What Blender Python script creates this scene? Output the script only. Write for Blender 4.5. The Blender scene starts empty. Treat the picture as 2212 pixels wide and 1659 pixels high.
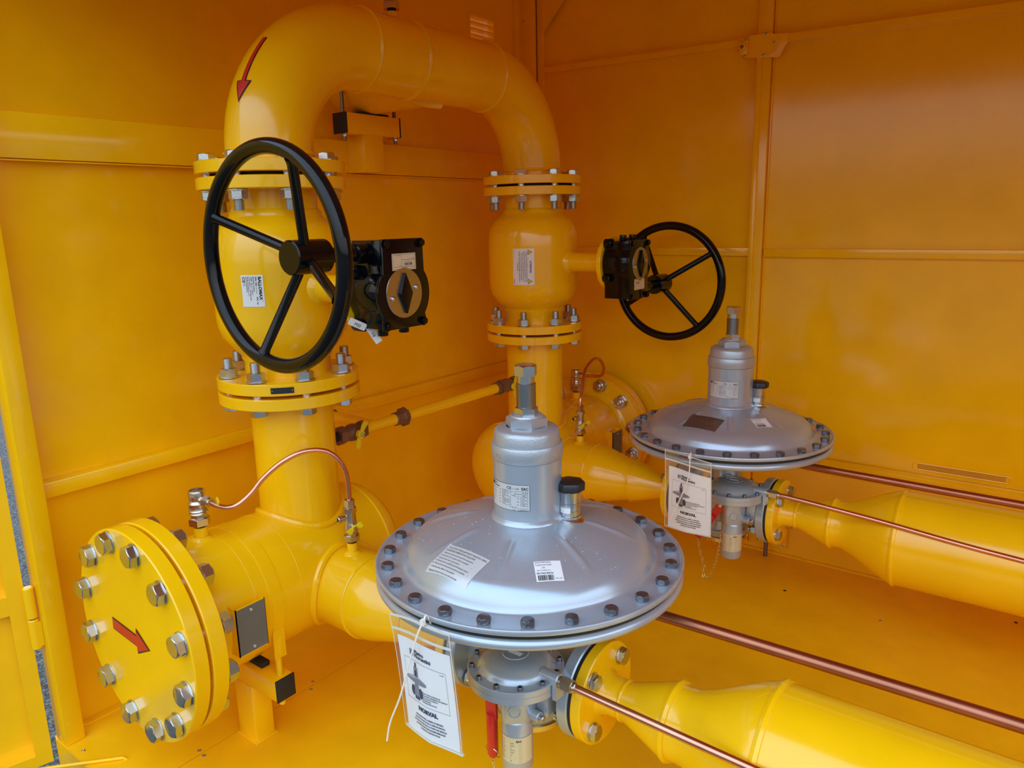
import bpy, bmesh, math, random
from mathutils import Vector, Matrix
random.seed(7)
S = bpy.context.scene
COL = S.collection
PI = math.pi
def rad(d): return d * PI / 180

# ------------------------------------------------------------------ camera
cam = bpy.data.cameras.new('camera'); cam_o = bpy.data.objects.new('camera', cam); COL.objects.link(cam_o)
_r, _u, _f = Vector((.79679, .60387, -.0214)), Vector((-.11356, .18444, .97626)), Vector((-.59349, .77545, -.21553))
cam_o.matrix_world = Matrix(((_r.x, _u.x, -_f.x, 1.29799), (_r.y, _u.y, -_f.y, -.93116), (_r.z, _u.z, -_f.z, 1.04713), (0, 0, 0, 1)))
cam.sensor_width = 36; cam.sensor_fit = 'HORIZONTAL'; cam.lens = 1609.37 / 2212 * 36
cam.clip_start = .02; cam.clip_end = 200
S.camera = cam_o

# ------------------------------------------------------------------ sky and exposure
S.view_settings.view_transform = 'Standard'; S.view_settings.look = 'None'
S.view_settings.gamma = 1; S.view_settings.use_curve_mapping = False
S.view_settings.exposure = 0.05
S.cycles.diffuse_bounces = 14; S.cycles.glossy_bounces = 6; S.cycles.max_bounces = 16; S.cycles.transparent_max_bounces = 16
S.cycles.sample_clamp_indirect = 12; S.cycles.use_denoising = True
w = bpy.data.worlds.new('overcast_sky'); S.world = w; w.use_nodes = True
nt = w.node_tree; nt.nodes.clear()
tc = nt.nodes.new('ShaderNodeTexCoord'); sp = nt.nodes.new('ShaderNodeSeparateXYZ'); rp = nt.nodes.new('ShaderNodeValToRGB')
bg = nt.nodes.new('ShaderNodeBackground'); wo = nt.nodes.new('ShaderNodeOutputWorld'); nz = nt.nodes.new('ShaderNodeTexNoise')
nz.inputs['Scale'].default_value = 2.2; nz.inputs['Detail'].default_value = 4
mxw = nt.nodes.new('ShaderNodeMix'); mxw.data_type = 'RGBA'; mxw.blend_type = 'MULTIPLY'; mxw.inputs[0].default_value = .35
nt.links.new(tc.outputs['Generated'], sp.inputs[0]); nt.links.new(sp.outputs[2], rp.inputs[0])
nt.links.new(tc.outputs['Generated'], nz.inputs['Vector'])
e = rp.color_ramp.elements
e[0].position = 0.0; e[0].color = (.05, .05, .05, 1)
e[1].position = .075; e[1].color = (.42, .41, .37, 1)
k = rp.color_ramp.elements.new(.045); k.color = (.06, .065, .07, 1)
k = rp.color_ramp.elements.new(.45); k.color = (.62, .78, .96, 1)
k = rp.color_ramp.elements.new(1.0); k.color = (.50, .72, 1.0, 1)
nt.links.new(rp.outputs[0], mxw.inputs[6]); nt.links.new(nz.outputs['Color'], mxw.inputs[7])
nt.links.new(mxw.outputs[2], bg.inputs[0]); bg.inputs[1].default_value = 3.6
nt.links.new(bg.outputs[0], wo.inputs[0])

# ------------------------------------------------------------------ materials
MATS = {}
def mat(name, col, rough=.4, metal=0., spec=.5, coat=0., var=.05, bump=0., bscale=300., rvar=.06, alpha=None):
    if name in MATS: return MATS[name]
    m = bpy.data.materials.new(name); m.use_nodes = True; n = m.node_tree; L = n.links
    b = n.nodes['Principled BSDF']
    c = n.nodes.new('ShaderNodeTexCoord'); t = n.nodes.new('ShaderNodeTexNoise')
    t.inputs['Scale'].default_value = 9; t.inputs['Detail'].default_value = 5
    L.new(c.outputs['Object'], t.inputs['Vector'])
    r = n.nodes.new('ShaderNodeValToRGB')
    r.color_ramp.elements[0].position = .3; r.color_ramp.elements[1].position = .7
    r.color_ramp.elements[0].color = tuple(max(0, x * (1 - var)) for x in col) + (1,)
    r.color_ramp.elements[1].color = tuple(min(1, x * (1 + var)) for x in col) + (1,)
    L.new(t.outputs['Fac'], r.inputs[0]); L.new(r.outputs[0], b.inputs['Base Color'])
    mp = n.nodes.new('ShaderNodeMapRange')
    mp.inputs['To Min'].default_value = max(.02, rough - rvar); mp.inputs['To Max'].default_value = rough + rvar
    L.new(t.outputs['Fac'], mp.inputs['Value']); L.new(mp.outputs[0], b.inputs['Roughness'])
    b.inputs['Metallic'].default_value = metal
    b.inputs['Specular IOR Level'].default_value = spec
    b.inputs['Coat Weight'].default_value = coat; b.inputs['Coat Roughness'].default_value = .08
    if bump:
        t2 = n.nodes.new('ShaderNodeTexNoise'); t2.inputs['Scale'].default_value = bscale; t2.inputs['Detail'].default_value = 2
        L.new(c.outputs['Object'], t2.inputs['Vector'])
        bp = n.nodes.new('ShaderNodeBump'); bp.inputs['Strength'].default_value = bump; bp.inputs['Distance'].default_value = .001
        L.new(t2.outputs['Fac'], bp.inputs['Height']); L.new(bp.outputs[0], b.inputs['Normal'])
    MATS[name] = m; return m
YEL = (.965, .53, .0022)
yellow = mat('yellow_gloss_paint', YEL, .20, coat=.35, bump=.10, bscale=160, var=.04)
wallp = mat('yellow_wall_paint', YEL, .13, spec=.5, bump=.02, bscale=220, var=.05, rvar=.02)
floorp = mat('yellow_floor_paint', (.955, .52, .0022), .36, spec=.4, bump=.12, bscale=160, var=.07)
grey = mat('silver_grey_paint', (.44, .495, .56), .26, metal=.5, bump=.05, bscale=400, var=.04)
cast = mat('cast_grey_paint', (.44, .48, .52), .32, metal=.5, bump=.35, bscale=420, var=.06)
zinc = mat('zinc_plated_steel', (.56, .58, .60), .26, metal=1., var=.08, bump=.1)
dzinc = mat('dark_steel', (.20, .21, .24), .34, metal=.9, var=.1)
ystl = mat('yellow_zinc_steel', (.72, .58, .26), .28, metal=1., var=.06)
black = mat('black_gloss_enamel', (.003, .003, .004), .12, spec=.30, coat=.0, bump=.05, bscale=160)
blackp = mat('black_plastic', (.012, .012, .013), .42)
dark = mat('dark_gap', (.01, .008, .006), .8)
copper = mat('copper_tube', (.70, .33, .22), .26, metal=1., var=.12, bump=.1, bscale=120)
copperd = mat('dull_copper_tube', (.42, .155, .085), .34, metal=1., var=.14, bump=.1, bscale=120)
brass = mat('nickel_brass', (.58, .51, .43), .25, metal=1., var=.1)
brown = mat('brown_malleable_iron', (.20, .10, .05), .45, metal=.4, var=.2, bump=.2)
red = mat('red_lever', (.62, .012, .015), .3, coat=.3)
decalred = mat('red_vinyl', (.60, .02, .012), .4)
decaldk = mat('dark_vinyl_border', (.03, .012, .01), .4)
white = mat('white_label', (.80, .80, .80), .35)
paper = mat('white_paper', (.92, .93, .96), .55)
beige = mat('beige_label', (.70, .58, .38), .4)
silverl = mat('silver_label', (.62, .62, .62), .38, metal=.2)
stain = mat('stainless_plate', (.42, .43, .42), .32, metal=1., var=.1)
tagplate = mat('grey_tag_plate', (.15, .155, .15), .5, metal=.25, var=.12)
ink = mat('black_ink', (.01, .01, .015), .5)
bink = mat('blue_black_ink', (.012, .018, .10), .5)
gink = mat('grey_print', (.22, .24, .30), .5)
nylon = mat('white_nylon', (.82, .78, .70), .4)
yplast = mat('yellow_plastic', (.80, .60, .008), .35)
rubber = mat('black_rubber', (.012, .012, .012), .6)
asph = mat('asphalt', (.055, .055, .06), .8, var=.1)
def speckle(m):
    n = m.node_tree; b = n.nodes['Principled BSDF']
    c = n.nodes.new('ShaderNodeTexCoord'); v = n.nodes.new('ShaderNodeTexVoronoi'); v.inputs['Scale'].default_value = 160
    r = n.nodes.new('ShaderNodeValToRGB'); r.color_ramp.elements[0].color = (.016, .015, .014, 1); r.color_ramp.elements[1].color = (.12, .115, .105, 1)
    r.color_ramp.elements[0].position = .35; r.color_ramp.elements[1].position = .8
    n.links.new(c.outputs['Object'], v.inputs['Vector']); n.links.new(v.outputs['Color'], r.inputs[0]); n.links.new(r.outputs[0], b.inputs['Base Color'])
speckle(asph)
def clearmat():
    m = bpy.data.materials.new('clear_plastic_film'); m.use_nodes = True; n = m.node_tree; n.nodes.clear()
    o = n.nodes.new('ShaderNodeOutputMaterial'); t = n.nodes.new('ShaderNodeBsdfTransparent'); g = n.nodes.new('ShaderNodeBsdfGlossy')
    d = n.nodes.new('ShaderNodeBsdfDiffuse'); d.inputs[0].default_value = (.7, .7, .68, 1)
    g.inputs['Roughness'].default_value = .12; t.inputs[0].default_value = (.975, .975, .96, 1)
    m1 = n.nodes.new('ShaderNodeMixShader'); m2 = n.nodes.new('ShaderNodeMixShader'); m2.inputs[0].default_value = .05
    m1.inputs[0].default_value = .07; n.links.new(t.outputs[0], m1.inputs[1]); n.links.new(g.outputs[0], m1.inputs[2])
    n.links.new(m1.outputs[0], m2.inputs[1]); n.links.new(d.outputs[0], m2.inputs[2]); n.links.new(m2.outputs[0], o.inputs[0])
    return m
clear = clearmat()

# ------------------------------------------------------------------ mesh helpers
def basis(ax, up=None):
    z = Vector(ax).normalized()
    a = Vector(up) if up else (Vector((0, 0, 1)) if abs(z.z) < .9 else Vector((1, 0, 0)))
    x = a.cross(z).normalized() if not up else (Vector(up) - z * Vector(up).dot(z)).normalized()
    y = z.cross(x)
    return x, y, z
def root_loc(o):
    while o.parent: o = o.parent
    return Vector(o.location)
class MB:
    def __init__(s): s.v = []; s.f = []; s.mi = []; s.m = 0
    def add(s, vs, fs):
        b = len(s.v); s.v += [Vector(q) for q in vs]
        for f in fs: s.f.append(tuple(b + i for i in f)); s.mi.append(s.m)
    def box(s, x0, x1, y0, y1, z0, z1, bev=0.):
        bm = bmesh.new(); bmesh.ops.create_cube(bm, size=1)
        for q in bm.verts: q.co = Vector(((x0 + x1) / 2 + q.co.x * (x1 - x0), (y0 + y1) / 2 + q.co.y * (y1 - y0), (z0 + z1) / 2 + q.co.z * (z1 - z0)))
        if bev: bmesh.ops.bevel(bm, geom=bm.edges[:], offset=bev, segments=2, affect='EDGES', profile=.5)
        s.frombm(bm)
    def frombm(s, bm):
        bm.verts.index_update(); s.add([q.co.copy() for q in bm.verts], [[q.index for q in f.verts] for f in bm.faces]); bm.free()
    def beam(s, p0, p1, wd, ht, up=(0, 0, 1)):
        p0, p1 = Vector(p0), Vector(p1); d = (p1 - p0).normalized(); u = Vector(up); u = (u - d * u.dot(d)).normalized(); x = d.cross(u)
        vs = [p + x * a * wd / 2 + u * b * ht / 2 for p in (p0, p1) for a, b in ((-1, -1), (1, -1), (1, 1), (-1, 1))]
        s.add(vs, [(0, 1, 2, 3), (7, 6, 5, 4), (0, 4, 5, 1), (1, 5, 6, 2), (2, 6, 7, 3), (3, 7, 4, 0)])
    def lathe(s, prof, o=(0, 0, 0), ax=(0, 0, 1), n=48, fn=None):
        x, y, z = basis(ax); o = Vector(o); vs = []; fs = []; idx = []
        for h, r in prof:
            if r < 1e-6: idx.append([len(vs)]); vs.append(o + z * h)
            else:
                row = []
                for i in range(n):
                    a = 2 * PI * i / n; rr, hh = r, h
                    if fn: rr, hh = fn(r, h, a)
                    row.append(len(vs)); vs.append(o + x * (rr * math.cos(a)) + y * (rr * math.sin(a)) + z * hh)
                idx.append(row)
        for A, B in zip(idx, idx[1:]):
            for i in range(n):
                j = (i + 1) % n
                if len(A) == 1 and len(B) == 1: break
                if len(A) == 1: fs.append((A[0], B[i], B[j]))
                elif len(B) == 1: fs.append((A[i], B[0], A[j]))
                else: fs.append((A[i], B[i], B[j], A[j]))
        s.add(vs, fs)
    def cyl(s, p0, p1, r, n=32, r1=None, ch=0.):
        p0, p1 = Vector(p0), Vector(p1); h = (p1 - p0).length; r1 = r if r1 is None else r1
        pr = [(0, 0), (0, r - ch), (ch, r), (h - ch, r1), (h, r1 - ch), (h, 0)] if ch else [(0, 0), (0, r), (h, r1), (h, 0)]
        s.lathe(pr, p0, p1 - p0, n)
    def disc(s, o, ax, r0, r1, t, n=64, ch=.0015):     # flat ring along ax from o, inner radius r0
        s.lathe([(0, r0), (0, r1 - ch), (ch, r1), (t - ch, r1), (t, r1 - ch), (t, r0), (0, r0)], o, ax, n)
    def torus(s, o, ax, R, r, n=64, k=12):
        s.lathe([(r * math.sin(2 * PI * i / k), R + r * math.cos(2 * PI * i / k)) for i in range(k + 1)], o, ax, n)
    def hexp(s, o, ax, af, h, ch=True, rot=0., up=None):
        x, y, z = basis(ax, up); o = Vector(o); n = 36; r0 = af / 2; rings = []
        def rho(i): return r0 / math.cos(rad((10 * i + 30) % 60 - 30))
        P = lambda r, a, h_: o + z * h_ + (x * math.cos(a + rot) + y * math.sin(a + rot)) * r
        rings.append([P(rho(i), rad(10 * i), 0) for i in range(n)])
        if ch:
            rings.append([P(rho(i), rad(10 * i), h - .025 * af - (rho(i) - r0) * .55) for i in range(n)])
            rings.append([P(r0 * .95, rad(10 * i), h) for i in range(n)])
        else: rings.append([P(rho(i), rad(10 * i), h) for i in range(n)])
        k = len(rings); fs = [tuple(range(n - 1, -1, -1)), tuple(range((k - 1) * n, k * n))]
        for j in range(k - 1): fs += [(j * n + i, j * n + (i + 1) % n, j * n + n + (i + 1) % n, j * n + n + i) for i in range(n)]
        s.add([q for rg in rings for q in rg], fs)
    def tube(s, path, r, n=16, caps=True, closed=False):
        P = [Vector(p) for p in path]; m = len(P); R = r if isinstance(r, (list, tuple)) else [r] * m
        T = [((P[(i + 1) % m] - P[i - 1]) if closed else (P[min(i + 1, m - 1)] - P[max(i - 1, 0)])).normalized() for i in range(m)]
        x, _, _ = basis(T[0]); vs = []
        for i in range(m):
            x = (x - T[i] * x.dot(T[i])).normalized(); y = T[i].cross(x)
            vs += [P[i] + (x * math.cos(2 * PI * j / n) + y * math.sin(2 * PI * j / n)) * R[i] for j in range(n)]
        fs = [(i * n + j, i * n + (j + 1) % n, ((i + 1) % m) * n + (j + 1) % n, ((i + 1) % m) * n + j) for i in range(m if closed else m - 1) for j in range(n)]
        if caps and not closed: fs += [tuple(range(n - 1, -1, -1)), tuple(range((m - 1) * n, m * n))]
        s.add(vs, fs)
    def prism(s, poly, fr, t):      # poly of (a,b) in frame fr=(o,u,v,n); thickness t along n
        o, u, v, nn = [Vector(q) for q in fr]; k = len(poly)
        vs = [o + u * a + v * b for a, b in poly] + [o + u * a + v * b + nn * t for a, b in poly]
        s.add(vs, [tuple(range(k - 1, -1, -1)), tuple(range(k, 2 * k))] + [(i, (i + 1) % k, k + (i + 1) % k, k + i) for i in range(k)])
    def build(s, name, mats, parent=None, ang=38, bevel=0., recalc=True):
        me = bpy.data.meshes.new(name); off = root_loc(parent) if parent else Vector((0, 0, 0))
        me.from_pydata([q - off for q in s.v], [], s.f)
        for mm in (mats if isinstance(mats, (list, tuple)) else [mats]): me.materials.append(mm)
        me.polygons.foreach_set('material_index', s.mi)
        if recalc or bevel:
            bm = bmesh.new(); bm.from_mesh(me)
            bmesh.ops.remove_doubles(bm, verts=bm.verts, dist=1e-6)
            if bevel:
                ed = [q for q in bm.edges if len(q.link_faces) == 2 and q.calc_face_angle(0) > .6]
                bmesh.ops.bevel(bm, geom=ed, offset=bevel, segments=2, affect='EDGES', profile=.5, clamp_overlap=True)
            bmesh.ops.recalc_face_normals(bm, faces=bm.faces); bm.to_mesh(me); bm.free()
        me.shade_smooth(); me.set_sharp_from_angle(angle=rad(ang))
        o = bpy.data.objects.new(name, me); COL.objects.link(o); o.parent = parent
        return o
def crm(pts, k=8):      # smooth curve through points
    P = [Vector(p) for p in pts]; P = [P[0] * 2 - P[1]] + P + [P[-1] * 2 - P[-2]]; out = []
    for i in range(1, len(P) - 2):
        for j in range(k):
            t = j / k; a, b, c, d = P[i - 1:i + 3]
            out.append(.5 * (2 * b + (c - a) * t + (2 * a - 5 * b + 4 * c - d) * t * t + (3 * b - a - 3 * c + d) * t ** 3))
    return out + [P[-2]]
def tag(o, label, cat, group=None):
    o['label'] = label; o['category'] = cat
    if group: o['group'] = group
    return o
def thing(name, label, cat, loc, group=None):
    o = bpy.data.objects.new(name, None); COL.objects.link(o); o.location = loc; o.empty_display_size = .05
    return tag(o, label, cat, group)
def struct(name, b, m, parent=None, **kw):
    o = b.build(name, m, parent, **kw)
    if parent is None: o['kind'] = 'structure'
    return o
def lab(o, s): o['label'] = s; return o
# ---- shared bolts: meshes built once around +Z with the bearing face of the head at z=0
def bolt_set(af, hh, grip, d, tail, nh, wash, hm, nm=None, wm=None):
    c = Vector((0, 0, 0)); r = d / 2
    b = MB(); b.hexp((0, 0, .002), (0, 0, 1), af, hh); b.cyl((0, 0, .003), (0, 0, -grip - .001), r, 20)
    z = -grip - .001; pr = [(0, 0), (0, r)]; L = tail + nh; k = max(3, int(L / .0022)); pr = [(0, 0)]
    for i in range(k): pr += [(L * i / k, r * .9), (L * (i + .5) / k, r * 1.02)]
    pr += [(L, r * .85), (L, 0)]
    if tail > 0: b.lathe(pr, (0, 0, z), (0, 0, -1), 20)
    B = b.build('bolt', hm); me = B.data; bpy.data.objects.remove(B)
    b = MB(); b.disc((0, 0, 0), (0, 0, 1), r, wash, .0025, 28, .0004)
    B = b.build('washer', wm or hm); mw = B.data; bpy.data.objects.remove(B)
    mn = m2 = None
    if tail > 0:
        b = MB(); b.disc((0, 0, -grip - .0025), (0, 0, 1), r, wash, .0025, 28, .0004)
        B = b.build('washer', wm or hm); m2 = B.data; bpy.data.objects.remove(B)
        b = MB(); b.hexp((0, 0, -grip - .0025), (0, 0, -1), af, nh)
        B = b.build('nut', nm or hm); mn = B.data; bpy.data.objects.remove(B)
    return me, mw, mn, m2
def put_bolt(bs, parent, loc, ax=(0, 0, 1), name='hex_bolt', rot=None):
    x, y, z = basis(ax); a = random.random() * PI if rot is None else rot
    M = Matrix((x, y, z)).transposed() @ Matrix.Rotation(a, 3, 'Z')
    o = bpy.data.objects.new(name, bs[0]); COL.objects.link(o); o.parent = parent
    o.location = Vector(loc) - root_loc(parent); o.rotation_euler = M.to_euler()
    for nm, me in (('washer', bs[1]), ('nut', bs[2]), ('washer', bs[3])):
        if me:
            c = bpy.data.objects.new(nm, me); COL.objects.link(c); c.parent = o
    return o
# ---- lettering
_TX = {}
def text2d(s, bold=0., sx=1.):
    key = (s, bold)
    if key not in _TX:
        cu = bpy.data.curves.new('t', 'FONT'); cu.body = s; cu.size = 1; cu.fill_mode = 'BOTH'; cu.resolution_u = 2; cu.offset = bold
        o = bpy.data.objects.new('t', cu); COL.objects.link(o); bpy.context.view_layer.update()
        me = bpy.data.meshes.new_from_object(o.evaluated_get(bpy.context.evaluated_depsgraph_get()))
        vs = [(q.co.x, q.co.y) for q in me.vertices]; fs = [tuple(p.vertices) for p in me.polygons]
        bpy.data.objects.remove(o); bpy.data.curves.remove(cu); bpy.data.meshes.remove(me)
        _TX[key] = (vs, fs, max([q[0] for q in vs] or [0]))
    return _TX[key]
class Decal:
    """flat or wrapped label: map(a,b,h) -> point; a right, b up, h off the surface"""
    def __init__(s, mp): s.mp = mp; s.b = MB()
    def rect(s, a0, a1, b0, b1, h, mi=0, na=1, nb=1, h0=None):
        s.b.m = mi; vs = [s.mp(a0 + (a1 - a0) * i / na, b0 + (b1 - b0) * j / nb, h) for j in range(nb + 1) for i in range(na + 1)]
        fs = [(j * (na + 1) + i, j * (na + 1) + i + 1, (j + 1) * (na + 1) + i + 1, (j + 1) * (na + 1) + i) for j in range(nb) for i in range(na)]
        if h0 is not None:
            k = len(vs); ring = [i for i in range(na + 1)] + [j * (na + 1) + na for j in range(1, nb + 1)] + [nb * (na + 1) + i for i in range(na - 1, -1, -1)] + [j * (na + 1) for j in range(nb - 1, 0, -1)]
            pos = [(a0 + (a1 - a0) * (i % (na + 1)) / na, b0 + (b1 - b0) * (i // (na + 1)) / nb) for i in ring]
            vs += [s.mp(a, b, h0) for a, b in pos]; n = len(ring)
            fs += [(ring[i], k + i, k + (i + 1) % n, ring[(i + 1) % n]) for i in range(n)]
        s.b.add(vs, fs)
    def poly(s, pts, h, mi):
        s.b.m = mi; s.b.add([s.mp(a, b, h) for a, b in pts], [tuple(range(len(pts)))])
    def text(s, t, a, b, size, h, mi=1, rot=0, align='L', bold=0., wd=None):
        vs, fs, W = text2d(t, bold); k = size if wd is None else wd / max(W, 1e-6)
        kx = k; dx = {'L': 0, 'C': -W * kx / 2, 'R': -W * kx}[align]; c, sn = math.cos(rad(rot)), math.sin(rad(rot)); out = []
        for x, y in vs:
            X, Y = x * kx + dx, y * size; out.append(s.mp(a + X * c - Y * sn, b + X * sn + Y * c, h))
        s.b.m = mi; s.b.add(out, fs)
    def frame(s, a0, a1, b0, b1, t, h, mi=1, na=6):
        s.rect(a0, a1, b0, b0 + t, h, mi, na); s.rect(a0, a1, b1 - t, b1, h, mi, na); s.rect(a0, a0 + t, b0, b1, h, mi); s.rect(a1 - t, a1, b0, b1, h, mi)
    def build(s, name, mats, parent): return s.b.build(name, mats, parent, recalc=False)
def planar(o, u, v):
    o, u, v = Vector(o), Vector(u).normalized(), Vector(v).normalized(); n = u.cross(v)
    return lambda a, b, h: o + u * a + v * b + n * h
def wrapped(cx, cy, r, ang, z):
    def f(a, b, h):
        t = rad(ang) + a / r; return Vector((cx + (r + h) * math.cos(t), cy + (r + h) * math.sin(t), z + b))
    return f

# ------------------------------------------------------------------ the cabinet: floor, walls, roof, trim
L = .8818            # second line stands this far behind the first
XW, YW, ZT, XE, YF = -.325, 1.30, 1.95, 2.2, -.43
b = MB()
b.box(XW, -.0212, YF, YW, -.004, 0); b.box(-.0188, XE, YF, YW, -.004, 0); b.box(XW, XE, YF + .002, YW, -.03, -.0065)
b.box(XW + .01, XE, YF - .0025, YF - .0002, -.14, 0)
floor = struct('floor', b, floorp)
b = MB(); b.box(XW, XW + .022, YF + .05, YW, 0, .0045); struct('baseboard_left', b, floorp)
b = MB(); b.box(-.3, XE, YW - .010, YW, 0, .006); struct('baseboard_right', b, floorp)
b = MB(); b.box(XW - .012, XW, YF + .042, 1.010, -.1, ZT); b.box(XW - .012, XW, 1.132, YW + .03, -.1, ZT); b.box(XW - .012, XW, 1.010, 1.132, -.1, 1.585); b.box(XW - .012, XW, 1.010, 1.132, 1.681, ZT); struct('wall_left', b, wallp)
b = MB(); b.box(XW, XE + .03, YW, YW + .03, -.1, ZT); struct('wall_right', b, wallp)
b = MB(); b.box(XE, XE + .03, .5, YW, -.1, ZT); b.box(XE, XE + .03, YF, .5, 1.57, ZT); struct('wall_end_unseen', b, wallp)  # unseen end wall; opening shaped to light the left wall without a reflection
b = MB(); b.box(XW - .03, XE + .03, YF, YW + .03, ZT, ZT + .03); struct('ceiling', b, wallp)
b = MB(); b.box(XW, XE, YF, YF + .04, 1.57, ZT); struct('trim_front_header', b, wallp)
b = MB(); b.box(-60, 60, -60, 60, -.36, -.35); struct('ground', b, asph)
# corner posts, ledge and rails
b = MB(); b.box(-.316, -.266, YF, -.3925, .0, ZT, .003); struct('trim_1', b, wallp)
b = MB(); b.box(XW, -.304, -.38, 1.265, 1.178, 1.262, .003); b.box(XW, -.3045, -.38, 1.265, 1.174, 1.1765); struct('trim_2', b, wallp)
b = MB(); b.box(XW, -.300, -.384, 1.262, .521, .5535, .003); struct('trim_3', b, wallp)
b = MB(); b.box(XW, -.262, YW - .032, YW, 0, ZT, .002); b.box(-.262, -.2355, YW - .014, YW, 0, ZT, .002)
b.box(XW, XW + .012, YW - .064, YW - .03, 0, ZT, .001)
cp = struct('trim_4', b, wallp)
for z in (.35, .75, 1.15, 1.52, 1.70):
    for x, y in ((-.302, YW - .032), ):
        q = MB(); q.lathe([(0, .004), (.0015, .0035), (.0022, 0)], (x, y, z), (0, -1, 0), 12); q.build('screw', zinc, cp)
b = MB(); b.prism([(-.2358, 1.6525), (-.06, 1.84), (-.06, 1.95), (-.2358, 1.95)], ((0, YW - .018, 0), (1, 0, 0), (0, 0, 1), (0, 1, 0)), .006); struct('trim_5', b, wallp)
# double doors closing the far side
b = MB(); b.box(.497, .537, YW - .016, YW, .02, ZT, .002); b.box(.499, .513, YW - .022, YW, .02, 1.48, .001); b.box(.5405, .5435, YW - .006, YW, .02, ZT); struct('trim_6', b, wallp)
b = MB(); b.box(-.2355, .497, YW - .014, YW, .9255, .9505, .002); b.box(.544, XE, YW - .018, YW, .9235, .9485, .002); struct('trim_7', b, wallp)
b = MB(); b.beam((-.2355, YW - .008, 1.5375), (.445, YW - .008, 1.523), .018, .018); b.beam((.57, YW - .008, 1.518), (XE, YW - .008, 1.482), .020, .020); struct('trim_8', b, wallp)
b = MB(); b.box(-.2355, .499, YW - .013, YW, .312, .336, .002); b.box(.545, XE, YW - .015, YW, .314, .338, .002); b.box(.545, XE, YW - .006, YW, .290, .314, .001); struct('trim_9', b, wallp)
# pressed slot above the lower door rail
b = MB()
path = [(.995 + .011 * math.cos(a) + (.205 if math.cos(a) > 0 else 0), YW - .001, .3585 + .009 * math.sin(a)) for a in [PI / 2 + 2 * PI * i / 32 for i in range(32)]]
b.tube(path, .0022, 8, closed=True); tr = struct('trim_10', b, wallp)
b = MB(); b.box(.995, 1.20, YW - .0012, YW, .352, .365); b.build('slot_recess', mat('slot_shade_paint', (.60, .28, .003), .5), tr)
# latch of the far doors
lt = thing('door_latch', 'yellow rotary door latch plate with cam and screws where rail meets post', 'latch', (.5, YW, 1.508))
b = MB()
b.prism([(.4445, 1.536), (.455, 1.4853), (.475, 1.4795), (.557, 1.4695), (.562, 1.471), (.5785, 1.502), (.583, 1.5035), (.583, 1.529), (.52, 1.5335)], ((0, YW - .024, 0), (1, 0, 0), (0, 0, 1), (0, 1, 0)), .008)
b.build('latch_plate', wallp, lt, bevel=.001)
b = MB(); pts = [(.478, 1.4805), (.478, 1.5365)] + [(.530 + .030 * math.cos(a), 1.507 + .0285 * math.sin(a)) for a in [PI / 2 - PI * i / 16 for i in range(17)]]
b.prism(pts, ((0, YW - .027, 0), (1, 0, 0), (0, 0, 1), (0, 1, 0)), .004); b.build('latch_cover', wallp, lt)
b = MB(); b.box(.4475, .4745, YW - .030, YW - .022, 1.4885, 1.5255, .0015); b.build('cam_plate', wallp, lt)
b = MB(); b.lathe([(0, .0105), (.010, .0105), (.012, .0085), (.012, .0055), (.008, .0055)], (.461, YW - .028, 1.508), (0, -1, 0), 28); cm = b.build('latch_cam', wallp, lt)
b = MB(); b.hexp((.461, YW - .034, 1.508), (0, -1, 0), .009, .0055); b.build('spindle', dzinc, cm)
for x, z in ((.468, 1.529), (.4485, 1.502), (.4655, 1.484), (.5245, 1.534), (.5475, 1.5095), (.5205, 1.4805)):
    b = MB(); b.lathe([(0, .0042), (.002, .0040), (.0028, .0024), (.0018, .0018), (.0018, 0)], (x, YW - .026, z), (0, -1, 0), 16); b.build('screw', zinc, lt)
sb = thing('shoot_bolt', 'small floor bolt with screwed guide bracket at foot of far doors', 'bolt', (.605, 1.262, 0))
b = MB(); b.cyl((.605, 1.262, .0), (.605, 1.262, .10), .0062, 18, ch=.001); b.build('rod', dzinc, sb)
b = MB(); b.box(.565, .660, YW - .016, YW - .012, .028, .105, .001); b.box(.590, .620, 1.250, YW - .013, .060, .085, .002); gb_ = b.build('guide_bracket', wallp, sb)
for x, z in ((.573, .092), (.652, .040), (.573, .040), (.652, .092)):
    b = MB(); b.lathe([(0, .0042), (.002, .0040), (.0028, .0024), (.0018, .0018), (.0018, 0)], (x, YW - .016, z), (0, -1, 0), 14); b.build('screw', zinc, gb_)
# louvre in the left wall
lv = thing('louvre_vent', 'small yellow louvred vent high on wall behind the gooseneck pipe', 'vent', (XW, 1.07, 1.60))
b = MB()
for y0, y1, z0, z1 in ((1.004, 1.138, 1.579, 1.587), (1.004, 1.138, 1.679, 1.687), (1.004, 1.012, 1.587, 1.679), (1.130, 1.138, 1.587, 1.679)): b.box(XW, XW + .0025, y0, y1, z0, z1)
b.build('vent_frame', wallp, lv)
for i in range(5):
    z = 1.604 + i * .0185
    b = MB(); b.prism([(.006, z), (.006, z - .0025), (-.026, z - .0205), (-.026, z - .018)], ((XW, 1.011, 0), (1, 0, 0), (0, 0, 1), (0, 1, 0)), .120); b.build('slat', yellow, lv)
# screws in the floor sheets
for x, y in ((-.031, -.2745), (-.0095, -.277), (-.0305, .011), (-.0095, -.0102), (-.031, .30), (-.0095, .28), (-.314, -.3232), (-.227, -.415), (-.314, .05), (.30, .62), (.98, 1.05)):
    b = MB(); b.lathe([(0, .0042), (.0014, .0040), (.0024, .0022), (.0016, .0012), (.0016, 0)], (x, y, 0), (0, 0, 1), 14); b.build('screw', zinc, floor)
for x, y in ((.725, 1.072), (1.263, 1.239)):
    b = MB(); b.cyl((x, y, -.001), (x, y, .0006), .0042, 14); b.build('drain_hole', dark, floor)
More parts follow.
